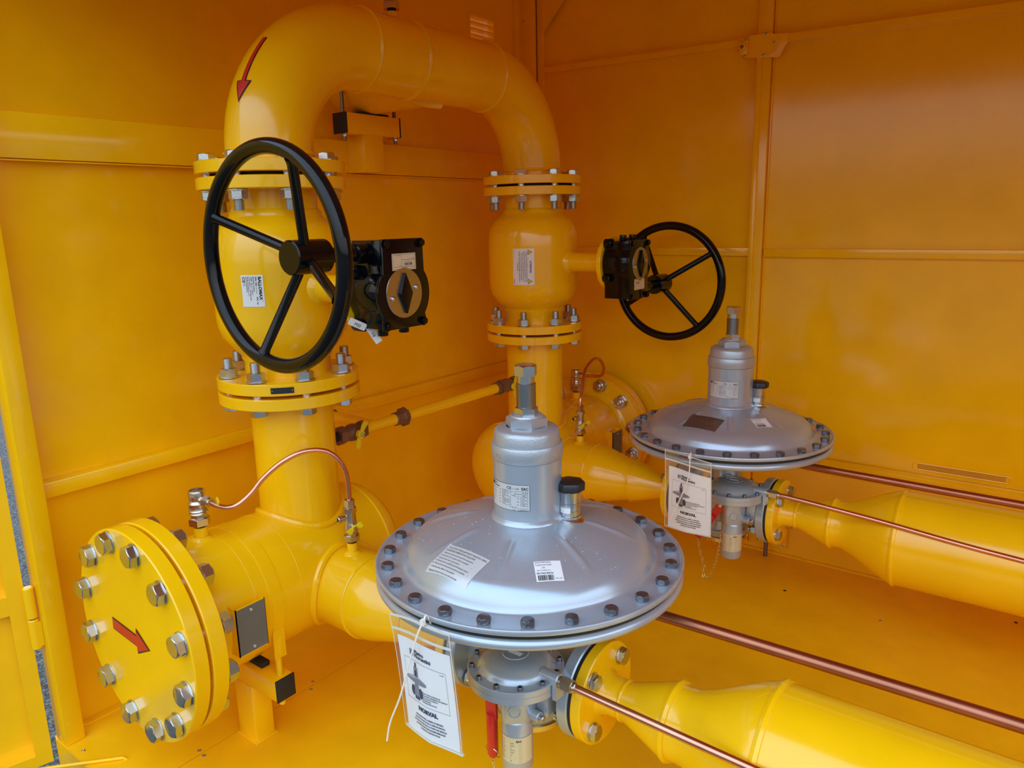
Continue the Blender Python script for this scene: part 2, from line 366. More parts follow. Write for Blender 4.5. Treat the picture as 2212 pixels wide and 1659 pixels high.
# open door leaf on the left, with hinge, and its stay rod
dd = Vector((-.25, -.968, 0)).normalized(); dn = Vector((.968, -.25, 0)).normalized()
H0 = Vector((-.319, -.441, 0))
door = thing('cabinet_door', 'open yellow sheet-steel door leaf at left edge, asphalt showing past it', 'door', tuple(H0))
def leaf(b, s0, s1, t0, t1, z0, z1):
    p = [H0 + dd * s + dn * t for s, t in ((s0, t0), (s1, t0), (s1, t1), (s0, t1))]
    b.prism([(0, 0)] * 0 or [((q - H0).x, (q - H0).y) for q in p], ((H0.x, H0.y, z0), (1, 0, 0), (0, 1, 0), (0, 0, 1)), z1 - z0)
b = MB(); leaf(b, 0, .80, -.032, -.028, -.05, 1.62); b.build('panel', wallp, door)
b = MB(); leaf(b, 0, .030, -.03, 0, -.05, 1.62); leaf(b, .77, .80, -.03, 0, -.05, 1.62); leaf(b, .03, .77, -.03, 0, 1.59, 1.62); leaf(b, .03, .77, -.03, 0, -.05, -.025); leaf(b, .03, .77, -.03, -.006, .295, .335)
b.build('frame', wallp, door)
b = MB(); b.cyl((-.2985, -.4405, .289), (-.2985, -.4405, .356), .0098, 24, ch=.002); b.box(-.318, -.306, -.4415, -.437, .295, .35); hg = b.build('hinge', wallp, door)
b = MB(); b.cyl((-.2985, -.4405, .222), (-.2985, -.4405, .2865), .0098, 24, ch=.002); b.box(-.294, -.288, -.4425, -.4305, .228, .28); b.build('knuckle', wallp, hg)
b = MB(); b.cyl((-.2985, -.4405, .286), (-.2985, -.4405, .2895), .006, 16); b.build('pin', dzinc, hg)
b = MB(); b.tube(crm([(-.128, -.372, -.004), (-.133, -.3775, .003), (-.142, -.388, .004), (-.205, -.457, .004), (-.26, -.515, .002)], 5), .0034, 12)
tag(b.build('door_stay_rod', wallp), 'thin bent yellow stay rod lying at floor edge bottom left', 'rod')

# ------------------------------------------------------------------ bolts
B20 = bolt_set(.030, .0125, .054, .020, .022, .016, .0195, zinc)          # valve flanges
B24 = bolt_set(.036, .015, .066, .024, .006, .019, .022, zinc)            # big blind flanges
B16 = bolt_set(.024, .010, .046, .016, .010, .013, .015, zinc)            # regulator flanges
B10 = bolt_set(.0178, .0072, .010, .010, 0, 0, .0095, dzinc)              # diaphragm rim
M6 = bolt_set(.0095, .004, .006, .006, 0, 0, .0058, zinc)
FT = .023; ZU, ZL = 1.166, .749; ZM = .323; RB = .0841

def weld(b, pts, r=.005, closed=True): b.tube(pts, r, 8, closed=closed)
def ring_pts(o, ax, R, n=56):
    x, y, z = basis(ax); o = Vector(o); return [o + (x * math.cos(2 * PI * i / n) + y * math.sin(2 * PI * i / n)) * R for i in range(n)]
# ------------------------------------------------------------------ gooseneck between the two valves
ZC = 1.41; R = .229
g = thing('gooseneck_pipe', 'large yellow pipe arching over between the two ball valves', 'pipe', (0, 0, ZU - FT))
path = [(0, 0, ZU - .004), (0, 0, ZC - R)] + [(0, R - R * math.cos(a), ZC - R + R * math.sin(a)) for a in [PI / 2 * i / 20 for i in range(1, 21)]] + [(0, .30, ZC), (0, .45, ZC), (0, .6, ZC)] + \
    [(0, L - R + R * math.sin(a), ZC - R + R * math.cos(a)) for a in [PI / 2 * i / 20 for i in range(0, 21)]] + [(0, L, ZU - .004)]
b = MB(); b.tube(path, RB, 64, caps=False); b.build('pipe', yellow, g)
yb = .505
b = MB(); b.lathe([(.0, RB * .985), (.08, RB * .99), (.10, RB), (-XW + .01, RB)], (0, yb, ZC), (-1, 0, 0), 64); b.build('branch', yellow, g)
b = MB(); n = 64; b.tube([(-(RB + .003) * abs(math.cos(2 * PI * i / n)) - .004, yb + (RB + .001) * math.cos(2 * PI * i / n), ZC + (RB + .001) * math.sin(2 * PI * i / n)) for i in range(n)], .009, 10, closed=True); b.build('weld_bead', yellow, g)
for y0 in (0, L):
    b = MB(); b.disc((0, y0, ZU - FT), (0, 0, 1), .055, .1425, FT, 72); b.build('flange', yellow, g)
    b = MB(); weld(b, ring_pts((0, y0, ZC - R + .001), (0, 0, 1), RB + .0005), .0042); b.build('weld_bead', yellow, g)
for y0 in (.238, .385, .664):
    b = MB(); weld(b, ring_pts((0, y0, ZC), (0, 1, 0), RB), .0046); b.build('weld_bead', yellow, g)
def bend_pt(t, phi, h):     # point on the first elbow: t along bend (0 bottom), phi round the pipe from outer side toward +x
    c = Vector((0, R - R * math.cos(t), ZC - R + R * math.sin(t))); out = Vector((0, -math.cos(t), math.sin(t)))
    return c + (out * math.cos(phi) + Vector((1, 0, 0)) * math.sin(phi)) * (RB + h)
b = MB()
def arrow_e(h, grow):
    ph = rad(10.2); t0, t1, th = rad(42.6) + grow / R, rad(24.2), rad(17.6) - grow * 2.6 / R; rows = []
    for i in range(13): rows.append((t0 + (t1 - t0) * i / 12, .0042 + grow))
    for i in range(9): k = i / 8; rows.append((t1 + (th - t1) * k + (grow / R if i == 0 else 0), max(.0002, (.0152 + grow * 2.2) * (1 - k))))
    vs = [bend_pt(t, ph + q * W / RB, h) for t, W in rows for q in (-1, -.5, 0, .5, 1)]
    b.add(vs, [(5 * i + j, 5 * i + j + 1, 5 * i + j + 6, 5 * i + j + 5) for i in range(len(rows) - 1) for j in range(4)])
b.m = 1; arrow_e(.0006, .0016); b.m = 0; arrow_e(.0011, 0)
lab(b.build('arrow_sticker', [decalred, decaldk], g, recalc=False), 'red flow arrow sticker')
b = MB(); b.cyl((0, .352, ZC + RB - .006), (0, .352, ZC + RB + .012), .0125, 24); b.build('nozzle', yellow, g)

# ------------------------------------------------------------------ ball valves with gearbox and handwheel
def ball_valve(y0, f, where, wheel_l, angs):
    v = thing('ball_valve', where, 'valve', (0, y0, ZL - FT), None)
    b = MB(); n = 72
    b.lathe([(ZU - .052, .0835), (1.078, .0835), (1.072, .089), (1.066, .0895), (1.060, .093), (1.052, .104), (1.040, .116), (1.022, .1255), (1.0, .130), (.97, .1315), (.87, .1315), (.850, .1295), (.832, .124),
             (.817, .114), (.803, .103), (.795, .094), (.790, .0905), (.784, .0905), (.778, .0865), (ZL - .002, .0865)], (0, y0, 0), (0, 0, 1), n)
    body = b.build('valve_body', yellow, v)
    for z, o in ((ZU - .053, 1), (ZL - FT, 0)):
        b = MB(); b.disc((0, y0, z), (0, 0, 1), .055, .1425, FT, 72); b.build('flange', yellow, v)
    for z in (ZU - .0305, ZL - .0305):
        b = MB(); b.disc((0, y0, z), (0, 0, 1), .05, .112, .008, 56); b.build('gasket', rubber, v)  # black gasket, its colour also gives the dark shadow in the flange gap
    off = 23 if f > 0 else 21
    for k in range(8):
        a = rad(off + 45 * k); x, y = .120 * math.cos(a), y0 + .120 * math.sin(a)
        put_bolt(B20, v, (x, y, ZU), (0, 0, 1)); put_bolt(B20, v, (x, y, ZL - .053), (0, 0, -1))
    # stem
    zs = .925
    b = MB(); b.lathe([(.10, .036), (.128, .0355), (.133, .032), (.138, .0268), (.188, .0268), (.189, .0258), (.192, .0258), (.193, .0268), (.258, .0268)], (0, y0, zs), (1, 0, 0), 40); b.build('stem', yellow, v)
    b = MB(); b.disc((.256, y0, zs), (1, 0, 0), .01, .073, .013, 64); b.build('mounting_flange', yellow, v)
    for k in range(4):
        a = rad(45 + 90 * k); b = MB(); b.cyl((.246, y0 + .06 * math.cos(a), zs + .06 * math.sin(a)), (.258, y0 + .06 * math.cos(a), zs + .06 * math.sin(a)), .0055, 16, ch=.001); b.build('stud', zinc, v)
    # gearbox in frame u (right), v (up) seen from +x for the far valve; turned over for the near one
    fr = lambda x: ((x, y0, zs), (0, -f, 0), (0, -0., -f), (1, 0, 0))
    def outline(k=0.):
        p = [(-.052 + k, -.094 + k), (.046 - k, -.094 + k), (.0475 - k, -.036)]
        p += [((.062 - k) * math.cos(rad(a)), (.062 - k) * math.sin(rad(a))) for a in range(-28, 41, 8)]
        p += [(.051 - k, .047), (.051 - k, .062 - k), (-.053 + k, .062 - k), (-.053 + k, .047)]
        p += [((.065 - k) * math.cos(rad(a)), (.065 - k) * math.sin(rad(a))) for a in range(142, 209, 8)]
        return p + [(-.053 + k, -.036)]
    gb = MB(); gb.prism(outline(.002), fr(.272), .072)
    for u, vv, r in ((.052, -.040, .011), (.046, .055, .012), (-.048, .055, .012), (-.055, -.038, .010)):
        o = Vector((.272, y0 - f * u, zs - f * vv)); gb.cyl(o, o + Vector((.022, 0, 0)), r, 20)
    for u in (-.03, .022):
        o = Vector((.315, y0 - f * u, zs - f * .060)); gb.cyl(o, o + Vector((0, 0, -f * .016)), .0095, 16, ch=.001)
    box = gb.build('gearbox', black, v, bevel=.0022)
    b = MB(); b.lathe([(0, .050), (.004, .050)], (.268, y0, zs), (1, 0, 0), 40); b.disc((.268, y0, zs), (1, 0, 0), .01, .056, .006, 40); b.build('spacer', dzinc, box)
    b = MB(); b.prism(outline(.0), fr(.344), .007); cov = b.build('cover', black, box, bevel=.0015)
    for u, vv in ((.040, -.086), (-.046, -.086), (.043, .054), (-.045, .054)):
        b = MB(); o = Vector((.351, y0 - f * u, zs - f * vv)); b.hexp(o, (1, 0, 0), .0115, .006); b.cyl(o, o + Vector((.0012, 0, 0)), .0085, 16); b.build('cover_bolt', black, box)
    b = MB(); b.disc((.351, y0, zs), (1, 0, 0), 0.0001, .0435, .0016, 56, .0004); lab(b.build('indicator_plate', stain, box), 'round bare metal indicator plate')
    b = MB(); b.prism([(0, .036), (-.0155, .0), (0, -.036), (.0155, 0)], fr(.3524), .006); b.build('pointer', black, box, bevel=.001)
    for u, vv in ((.029, .008), (-.029, -.008)):
        b = MB(); b.lathe([(0, .0052), (.002, .005), (.0036, .003), (.004, 0)], (.3526, y0 - f * u, zs - f * vv), (1, 0, 0), 14); b.build('rivet', zinc, box)
    d = Decal(planar((.3512, y0 - f * -.003, zs - f * -.0545), (0, f if False else (1 if f < 0 else -1), 0), (0, 0, -f)))
    w2, h2 = .0285, .0145
    d.rect(-w2, w2, -h2, h2, .0006, 0, h0=0)
    d.frame(-w2 + .002, w2 - .002, -h2 + .0015, h2 - .0015, .0004, .0008); d.rect(-w2 + .002, w2 - .002, .0085, .0089, .0008, 1); d.rect(.006, .0064, -h2 + .0015, .0085, .0008, 1); d.rect(-w2 + .002, .006, -.0035, -.0031, .0008, 1)
    d.text('242.458 LA', 0, .0096, .0030, .0008, align='C'); d.text('BROEN', -.010, .0022, .0058, .0008, align='C', bold=.03, wd=.019); d.text('www.broen.com', -.010, -.0005, .0018, .0008, align='C', wd=.018)
    d.text('NF. S.01', -.0250, -.0062, .0022, .0008); d.text('Pos. n.', .0085, .0055, .0022, .0008); d.text('Date: 0/132', .0085, -.0115, .0022, .0008)
    d.build('gearbox_label', [beige, ink], box)
    # input shaft and handwheel
    zc, yc, xc = zs + f * .071, y0 - f * (.235 if f > 0 else .262), .3100
    wh = MB(); wh.torus((xc, yc, zc), (0, 1, 0), .1655, .0122, 96, 20); rim = wh.build('handwheel', black, v)
    yh = yc + f * .030
    b = MB(); b.cyl((xc, yh, zc), (xc, yh + f * .070, zc), .0275, 40, ch=.002); b.build('hub', black, rim)
    for a in angs:
        a = rad(a); dx, dz = math.cos(a), math.sin(a)
        b = MB(); b.tube([(xc + dx * .02, yh + f * .022, zc + dz * .02), (xc + dx * .03, yh + f * .021, zc + dz * .03), (xc + dx * .150, yc + f * .003, zc + dz * .150), (xc + dx * .158, yc, zc + dz * .158)], [.0098, .0082, .0080, .0105], 16); b.build('spoke', black, rim)
    b = MB(); b.cyl((xc, yh + f * .06, zc), (xc, y0 - f * .048, zc), .0125, 24); b.cyl((xc, y0 - f * .075, zc), (xc, y0 - f * .044, zc), .0175, 28, ch=.002); b.build('input_shaft', black, v)
    return v, body, box
vn, bodyn, boxn = ball_valve(0., 1, 'yellow ball valve at left with large black handwheel in front', '', (65, 156, -107, -21))
vf, bodyf, boxf = ball_valve(L, -1, 'yellow ball valve in back corner with black handwheel reaching right', '', (33, -53, -152, 122.6))
# stickers on the valve bodies (both turned a quarter so that they read downwards)
d = Decal(wrapped(0, 0, .1317, -59.2, .9272))
W2, H2 = .0215, .0295
d.rect(-W2, W2, -H2, H2, .0006, 0, 10, 2)
for t, a, sz, wd, bo in (('BALLOMAX', .0125, .0078, .044, .03), ('DN 150', .0065, .0046, .017, .02), ('MATERIAL: P235GH', .0022, .0031, .028, .01), ('TEMP: -20\u00b0C / +100\u00b0C', -.0016, .0031, .034, .01), ('FLUID GROUP 1 - NATURAL GAS', -.0052, .0029, .044, .01), ('BROEN POLAND Sp. z o.o.', -.0086, .0028, .036, .01), ('58-200 DZIERZONIOW', -.0117, .0027, .029, .01), ('www.broen.com', -.0150, .0022, .016, 0)):
    d.text(t, a, .0265, sz, .0009, 1, rot=-90, bold=bo + .012, wd=wd)
d.text('R', .0165, -.0195, .0030, .0009, rot=-90)
d.text('FULL PORT', .0068, .0075, .0030, .0009, rot=-90, wd=.013); d.text('PN 16', .0065, -.0110, .0046, .0009, rot=-90, wd=.014, bold=.02)
d.text('CE', -.0185, .0262, .0072, .0009, rot=-90, bold=.02, wd=.011); d.text('0062', -.0172, .0135, .0026, .0009, rot=-90)
lab(d.build('maker_sticker', [white, ink], bodyn), 'white maker sticker printed sideways')
d = Decal(wrapped(0, L, .1317, -66.6, .9172))
W2, H2 = .0305, .0505
d.rect(-W2, W2, -H2, H2, .0006, 0, 12, 2)
d.text('ATTENTION', .0175, .0, .0075, .0009, 1, rot=-90, align='C', bold=.03, wd=.033)
for i, t in enumerate(('Carry out the installation and commissioning', 'according to manual and local regulations only.', 'Before start, check the valve is fully open.', 'Do not use as a support for the pipeline.', 'Danger of pressure and high temperatures.', 'Keep this label readable.')):
    d.text(t, .0085 - i * .0052, 0, .0042, .0009, 1, rot=-90, align='C', bold=.018, wd=(.082, .086, .080, .074, .084, .02)[i])
d.text('BROEN', -.0285, -.034, .0040, .0009, 3, rot=-90, bold=.03, wd=.013)
d.text('BROEN POLAND Sp. z o.o.', -.0275, .047, .0020, .0009, 1, rot=-90, wd=.026)
for vv in (.0405, -.0405):
    d.poly([(.0125, vv + .0075), (.0125, vv - .0075), (.0255, vv)], .0008, 1); d.poly([(.0136, vv + .0055), (.0136, vv - .0055), (.0235, vv)], .0010, 2)
    d.text('!', .0145, vv + .0009, .0075, .0012, 1, rot=-90, align='L')
lab(d.build('attention_sticker', [white, ink, yplast, decalred], bodyf), 'white ATTENTION sticker with two warning triangles')
d = Decal(planar((.3512, .043, .925), (0, 1, 0), (0, 0, 1)))
b = MB()
for (y, z, tilt, t) in ((-.0645, .874, 28, 'MSI'), (-.034, .852, 62, 'Y8')):
    dd2 = Decal(planar((.292 + tilt * .0002, y, z), (.25, math.cos(rad(tilt)), -math.sin(rad(tilt))), (.35, math.sin(rad(tilt)), math.cos(rad(tilt)))))
    dd2.rect(-.017, .017, -.0065, .0065, .0004, 0, 4, 1, h0=-.0006); dd2.text(t, -.006, -.004, .0085, .0008, 1)
    lab(dd2.build('tape_tag', [white, ink], boxn), 'white paper tape tag')
# small black plate riveted on the near valve's lower flange
d = Decal(wrapped(0, 0, .1427, -42, ZL - FT / 2))
d.rect(-.0215, .0215, -.0058, .0058, .0009, 0, 6, 1, h0=-.0005)
for a in (-.0185, .0185): d.rect(a - .0011, a + .0011, -.0011, .0011, .0014, 1, h0=.0005)
d.build('number_plate', [rubber, zinc], vn)

# ------------------------------------------------------------------ inlet manifolds (blind-flanged header, riser, branch)
ZN, ZF2 = .300, .310
def manifold(y0, s, zl, label):
    Y = lambda t: y0 + s * t
    m = thing('inlet_manifold', label, 'pipe', (0, y0, 0))
    b = MB(); cap = [(.135 + .072 * math.sin(a), .1365 * math.cos(a)) for a in [PI / 2 * i / 14 for i in range(15)]]
    b.lathe([(-.318, .1365), (-.205, .1365), (-.120, .1365), (.125, .1365)] + cap, (0, y0, ZM), (0, s, 0), 80)
    body = b.build('header_pipe', yellow, m)
    for t, r in ((-.2095, .0006), (-.108, .0006), (.131, .0030)):
        b = MB(); weld(b, ring_pts((0, Y(t), ZM), (0, 1, 0), .1366, 64), r); b.build('weld_bead', yellow, m)
    b = MB(); b.disc((0, Y(-.347), ZM), (0, s, 0), .09, .2025, .030, 96, .002); b.lathe([(.030, .150), (.034, .1425), (.042, .1365)], (0, Y(-.347), ZM), (0, s, 0), 72); b.build('flange', yellow, m)
    b = MB(); b.disc((0, Y(-.381), ZM), (0, s, 0), .0001, .2025, .028, 96, .002); bl = b.build('blind_flange', yellow, m)
    b = MB(); b.disc((0, Y(-.3535), ZM), (0, s, 0), .09, .160, .007, 64); b.build('gasket', rubber, m)
    for k in range(12):
        a = rad(15 + 30 * k); put_bolt(B24, m, (.1775 * math.cos(a), Y(-.381), ZM + .1775 * math.sin(a)), (0, -s, 0))
    if s > 0:
        d = Decal(planar((-.0135, -.3812, .3195), (math.cos(rad(-4.5)), 0, math.sin(rad(-4.5))), (-math.sin(rad(-4.5)), 0, math.cos(rad(-4.5)))))
        def ar(g, h, mi): d.poly([(-.063 - g, .0105 + g), (-.063 - g, -.0105 - g), (.024, -.0100 - g), (.024, -.0225 - g * 2), (.066 + g * 2, 0), (.024, .0225 + g * 2), (.024, .0100 + g)][::1], h, mi)
        ar(.0022, .0006, 1); ar(0, .0011, 0)
        lab(d.build('arrow_sticker', [decalred, decaldk], bl), 'red flow arrow sticker')
    # riser to the ball valve
    b = MB(); n = 72; x, y, z = basis((0, 0, 1)); r = RB; bot = []
    vs = []
    for i in range(n):
        a = 2 * PI * i / n; px, py = r * math.cos(a), r * math.sin(a)
        vs.append((px, y0 + py, ZM + math.sqrt(.1365 ** 2 - px * px) - .006))
    vs += [(r * math.cos(2 * PI * i / n), y0 + r * math.sin(2 * PI * i / n), ZL - .053 + .01) for i in range(n)]
    b.add(vs, [(i, (i + 1) % n, n + (i + 1) % n, n + i) for i in range(n)]); b.build('riser_pipe', yellow, m)
    b = MB(); weld(b, [(( r + .004) * math.cos(2 * PI * i / n), y0 + (r + .004) * math.sin(2 * PI * i / n), ZM + math.sqrt(.1365 ** 2 - ((r + .004) * math.cos(2 * PI * i / n)) ** 2) + .001) for i in range(n)], .0075); b.build('weld_bead', yellow, m)
    b = MB(); b.disc((0, y0, ZL - .053), (0, 0, 1), .055, .1425, FT, 72); b.build('flange', yellow, m)
    # branch towards the regulator
    vs = []
    for i in range(n):
        a = 2 * PI * i / n; py, pz = r * math.cos(a), zl + r * math.sin(a); vs.append((math.sqrt(max(.1365 ** 2 - (pz - ZM) ** 2, 1e-4)) - .006, y0 + py, pz))
    vs += [(.215, y0 + r * math.cos(2 * PI * i / n), zl + r * math.sin(2 * PI * i / n)) for i in range(n)]
    b = MB(); b.add(vs, [(i, (i + 1) % n, n + (i + 1) % n, n + i) for i in range(n)]); b.build('branch_pipe', yellow, m)
    b = MB(); weld(b, [(math.sqrt(max(.1365 ** 2 - (zl + (r + .004) * math.sin(2 * PI * i / n) - ZM) ** 2, 1e-4)) + .001, y0 + (r + .004) * math.cos(2 * PI * i / n), zl + (r + .004) * math.sin(2 * PI * i / n)) for i in range(n)], .0078); b.build('weld_bead', yellow, m)
    b = MB(); b.lathe([(.214, RB), (.226, RB), (.255, .0795), (.29, .069), (.325, .0605), (.345, .0575), (.352, .0575), (.375, .0505), (.41, .040), (.440, .0325), (.452, .0305), (.464, .0305)], (0, y0, zl), (1, 0, 0), 64); b.build('reducer', yellow, m)
    for x0, R0, rr in ((.217, RB, .003), (.347, .0575, .003), (.446, .0315, .002)):
        b = MB(); weld(b, ring_pts((x0, y0, zl), (1, 0, 0), R0), rr); b.build('weld_bead', yellow, m)
    b = MB(); b.disc((.463, y0, zl), (1, 0, 0), .02, .0825, .018, 64); b.build('outlet_flange', yellow, m)
    # instrument nozzles and name plate bracket
    b = MB(); b.lathe([(-.012, .013), (.0235, .013), (.024, .010)], (0, Y(-.232), ZM + .1365), (0, 0, 1), 28); b.lathe([(-.004, .026), (-.001, .022), (.0025, .0165), (.0045, .0135)], (0, Y(-.232), ZM + .1365), (0, 0, 1), 28); b.build('nozzle', yellow, m)
    b = MB(); b.lathe([(-.012, .0112), (.0215, .0112), (.022, .009)], (.162, y0, zl + RB), (0, 0, 1), 28); b.lathe([(-.004, .022), (-.001, .019), (.002, .0145), (.004, .0117)], (.162, y0, zl + RB), (0, 0, 1), 28); b.build('nozzle', yellow, m)
    b = MB(); ya, yb2 = sorted((Y(-.2695), Y(-.2085)))
    b.box(.1525, .1545, ya, yb2, .277, .372); b.box(.118, .1545, ya, ya + .0016, .277, .372); b.box(.118, .1545, yb2 - .0016, yb2, .277, .372); nb = b.build('plate_bracket', yellow, m)
    d = Decal(planar((.1545, (ya + yb2) / 2, .3245), (0, 1, 0), (0, 0, 1))); d.rect(-.029, .029, -.0455, .0455, .0009, 0, h0=0)
    for t, zz in (('N', .012), ('N', -.012), ('N', -.034)): d.text('\u2013', -.025, zz, .006, .0011, 1)
    d.build('name_plate', [tagplate, zinc], nb)
    for vv in (.037, -.037): b = MB(); b.lathe([(0, .0036), (.0012, .0034), (.002, .002), (.001, .0012), (.001, 0)], (.1554, (ya + yb2) / 2, .3245 + vv), (1, 0, 0), 14); b.build('rivet', zinc, nb)
    return m
mn = manifold(0, 1, ZN, 'yellow inlet header in front with twelve-bolt blind flange and red arrow')
mf = manifold(L, -1, ZF2, 'yellow inlet header behind with rounded end cap and far blind flange')

# ------------------------------------------------------------------ saddle supports under the headers
def support(y0, s, label):
    yc = y0 - s * .170; t = thing('pipe_support', label, 'support', (.018, yc, 0))
    b = MB(); b.box(-.0125, .0495, yc - .0225, yc + .0225, 0, .132, .004); b.box(-.016, .053, yc - .026, yc + .026, 0, .004, .0015); b.build('post', yellow, t)
    b = MB(); b.box(-.155, .1335, yc - .021, yc + .021, .130, .176, .003); bm_ = b.build('beam', yellow, t)
    for x0, x1 in ((-.158, -.1545), (.1335, .1375)):
        b = MB(); b.box(x0, x1, yc - .0215, yc + .0215, .1295, .1765, .001); b.build('end_cap', rubber, bm_)
    b = MB(); b.box(-.055, .075, yc - .010, yc + .010, .1765, .1875, .002); lab(b.build('pad', rubber, t), 'black rubber pad')
    b = MB(); n = 40; vs = []
    for i in range(n + 1):
        a = rad(-20) + rad(220) * i / n
        for rr, dy in ((.1364, -.0125), (.1364, .0125), (.1382, .0125), (.1382, -.0125)): vs.append((rr * math.cos(a), yc + dy, ZM + rr * math.sin(a)))
    b.add(vs, [(4 * i + k, 4 * i + (k + 1) % 4, 4 * i + 4 + (k + 1) % 4, 4 * i + 4 + k) for i in range(n) for k in range(4)] + [(0, 1, 2, 3), (4 * n + 3, 4 * n + 2, 4 * n + 1, 4 * n)]); 
    b.box(.128, .1305, yc - .0125, yc + .0125, .218, .279); b.box(-.1305, -.128, yc - .0125, yc + .0125, .218, .279)
    b.build('strap', yellow, t)
    for sx in (1, -1):
        b = MB(); b.cyl((sx * .1205, yc, .112), (sx * .1205, yc, .262), .0062, 18, ch=.001); b.box(sx * .1205 - .003, sx * .1305 + .003, yc - .006, yc + .006, .222, .265, .001); rd = b.build('stud', yellow, t)
        b = MB(); b.hexp((sx * .1205, yc, .130), (0, 0, -1), .013, .008); b.build('nut', zinc, rd)
support(0, 1, 'yellow square-tube post and beam carrying the front header, black end cap')
support(L, -1, 'yellow square-tube support under the far header, mostly hidden behind the front regulator')
# hanger under the gooseneck branch
t = thing('pipe_hanger', 'yellow T-shaped bracket with black end caps under the gooseneck branch', 'support', (-.255, .52, 1.18))
b = MB(); b.box(-.283, -.233, .405, .590, 1.272, 1.3225, .002); hb = b.build('beam', yellow, t)
for y0, y1 in ((.401, .4055), (.5895, .594)): b = MB(); b.box(-.2835, -.2325, y0, y1, 1.2715, 1.323, .001); b.build('end_cap', rubber, hb)
b = MB(); b.box(-.304, -.236, .461, .529, 1.178, 1.274, .002); b.build('leg', yellow, t)
b = MB(); b.box(-.279, -.238, .455, .555, 1.3225, 1.3285, .001); lab(b.build('pad', rubber, t), 'black rubber pad')
ub = [(-.258, yb - .0905, 1.258), (-.258, yb - .0905, 1.33), (-.258, yb - .0905, ZC)] + [(-.258, yb - .0905 * math.cos(a), ZC + .0905 * math.sin(a)) for a in [PI * i / 24 for i in range(1, 25)]] + [(-.258, yb + .0905, 1.33), (-.258, yb + .0905, 1.258)]
b = MB(); b.tube(ub, .0048, 14); lab(b.build('u_bolt', dzinc, t), 'threaded steel U-bolt')
for sg in (-1, 1): b = MB(); b.hexp((-.258, yb + sg * .0905, 1.272), (0, 0, -1), .012, .007); b.build('nut', zinc, t)

# ------------------------------------------------------------------ outlet lines
def outlet(y0, zl, label):
    t = thing('outlet_pipe', label, 'pipe', (.75, y0, zl))
    b = MB(); b.disc((.745, y0, zl), (1, 0, 0), .02, .0825, .018, 64); fl = b.build('flange', yellow, t)
    b = MB(); b.lathe([(.762, .040), (.767, .034), (.778, .0312), (.800, .0305)], (0, y0, zl), (1, 0, 0), 56); b.build('neck', yellow, t)
    b = MB(); b.lathe([(.799, .0305), (.805, .0315), (.815, .0345), (.872, .0560), (.882, .0572), (.890, .0572)], (0, y0, zl), (1, 0, 0), 64); b.build('reducer', yellow, t)
    b = MB(); b.lathe([(.888, .0572), (.902, .0560), (.915, .0580), (.940, .0690), (.985, .0930), (1.010, .1040), (1.022, .1085), (1.032, .1095)], (0, y0, zl), (1, 0, 0), 72); b.build('reducer', yellow, t)
    b = MB(); b.lathe([(1.030, .1095), (1.5, .1095), (XE - .001, .1095)], (0, y0, zl), (1, 0, 0), 80); b.build('pipe', yellow, t)
    for x0, R0, rr in ((.7995, .0300, .0035), (.884, .0552, .0068), (1.031, .1070, .0070)):
        b = MB(); weld(b, ring_pts((x0, y0, zl), (1, 0, 0), R0), rr); b.build('weld_bead', yellow, t)
    return t
outlet(0, ZN, 'wide yellow outlet pipe running out at lower right corner, stepped cones')
outlet(L, ZF2, 'yellow outlet pipe from rear regulator passing along the far doors')

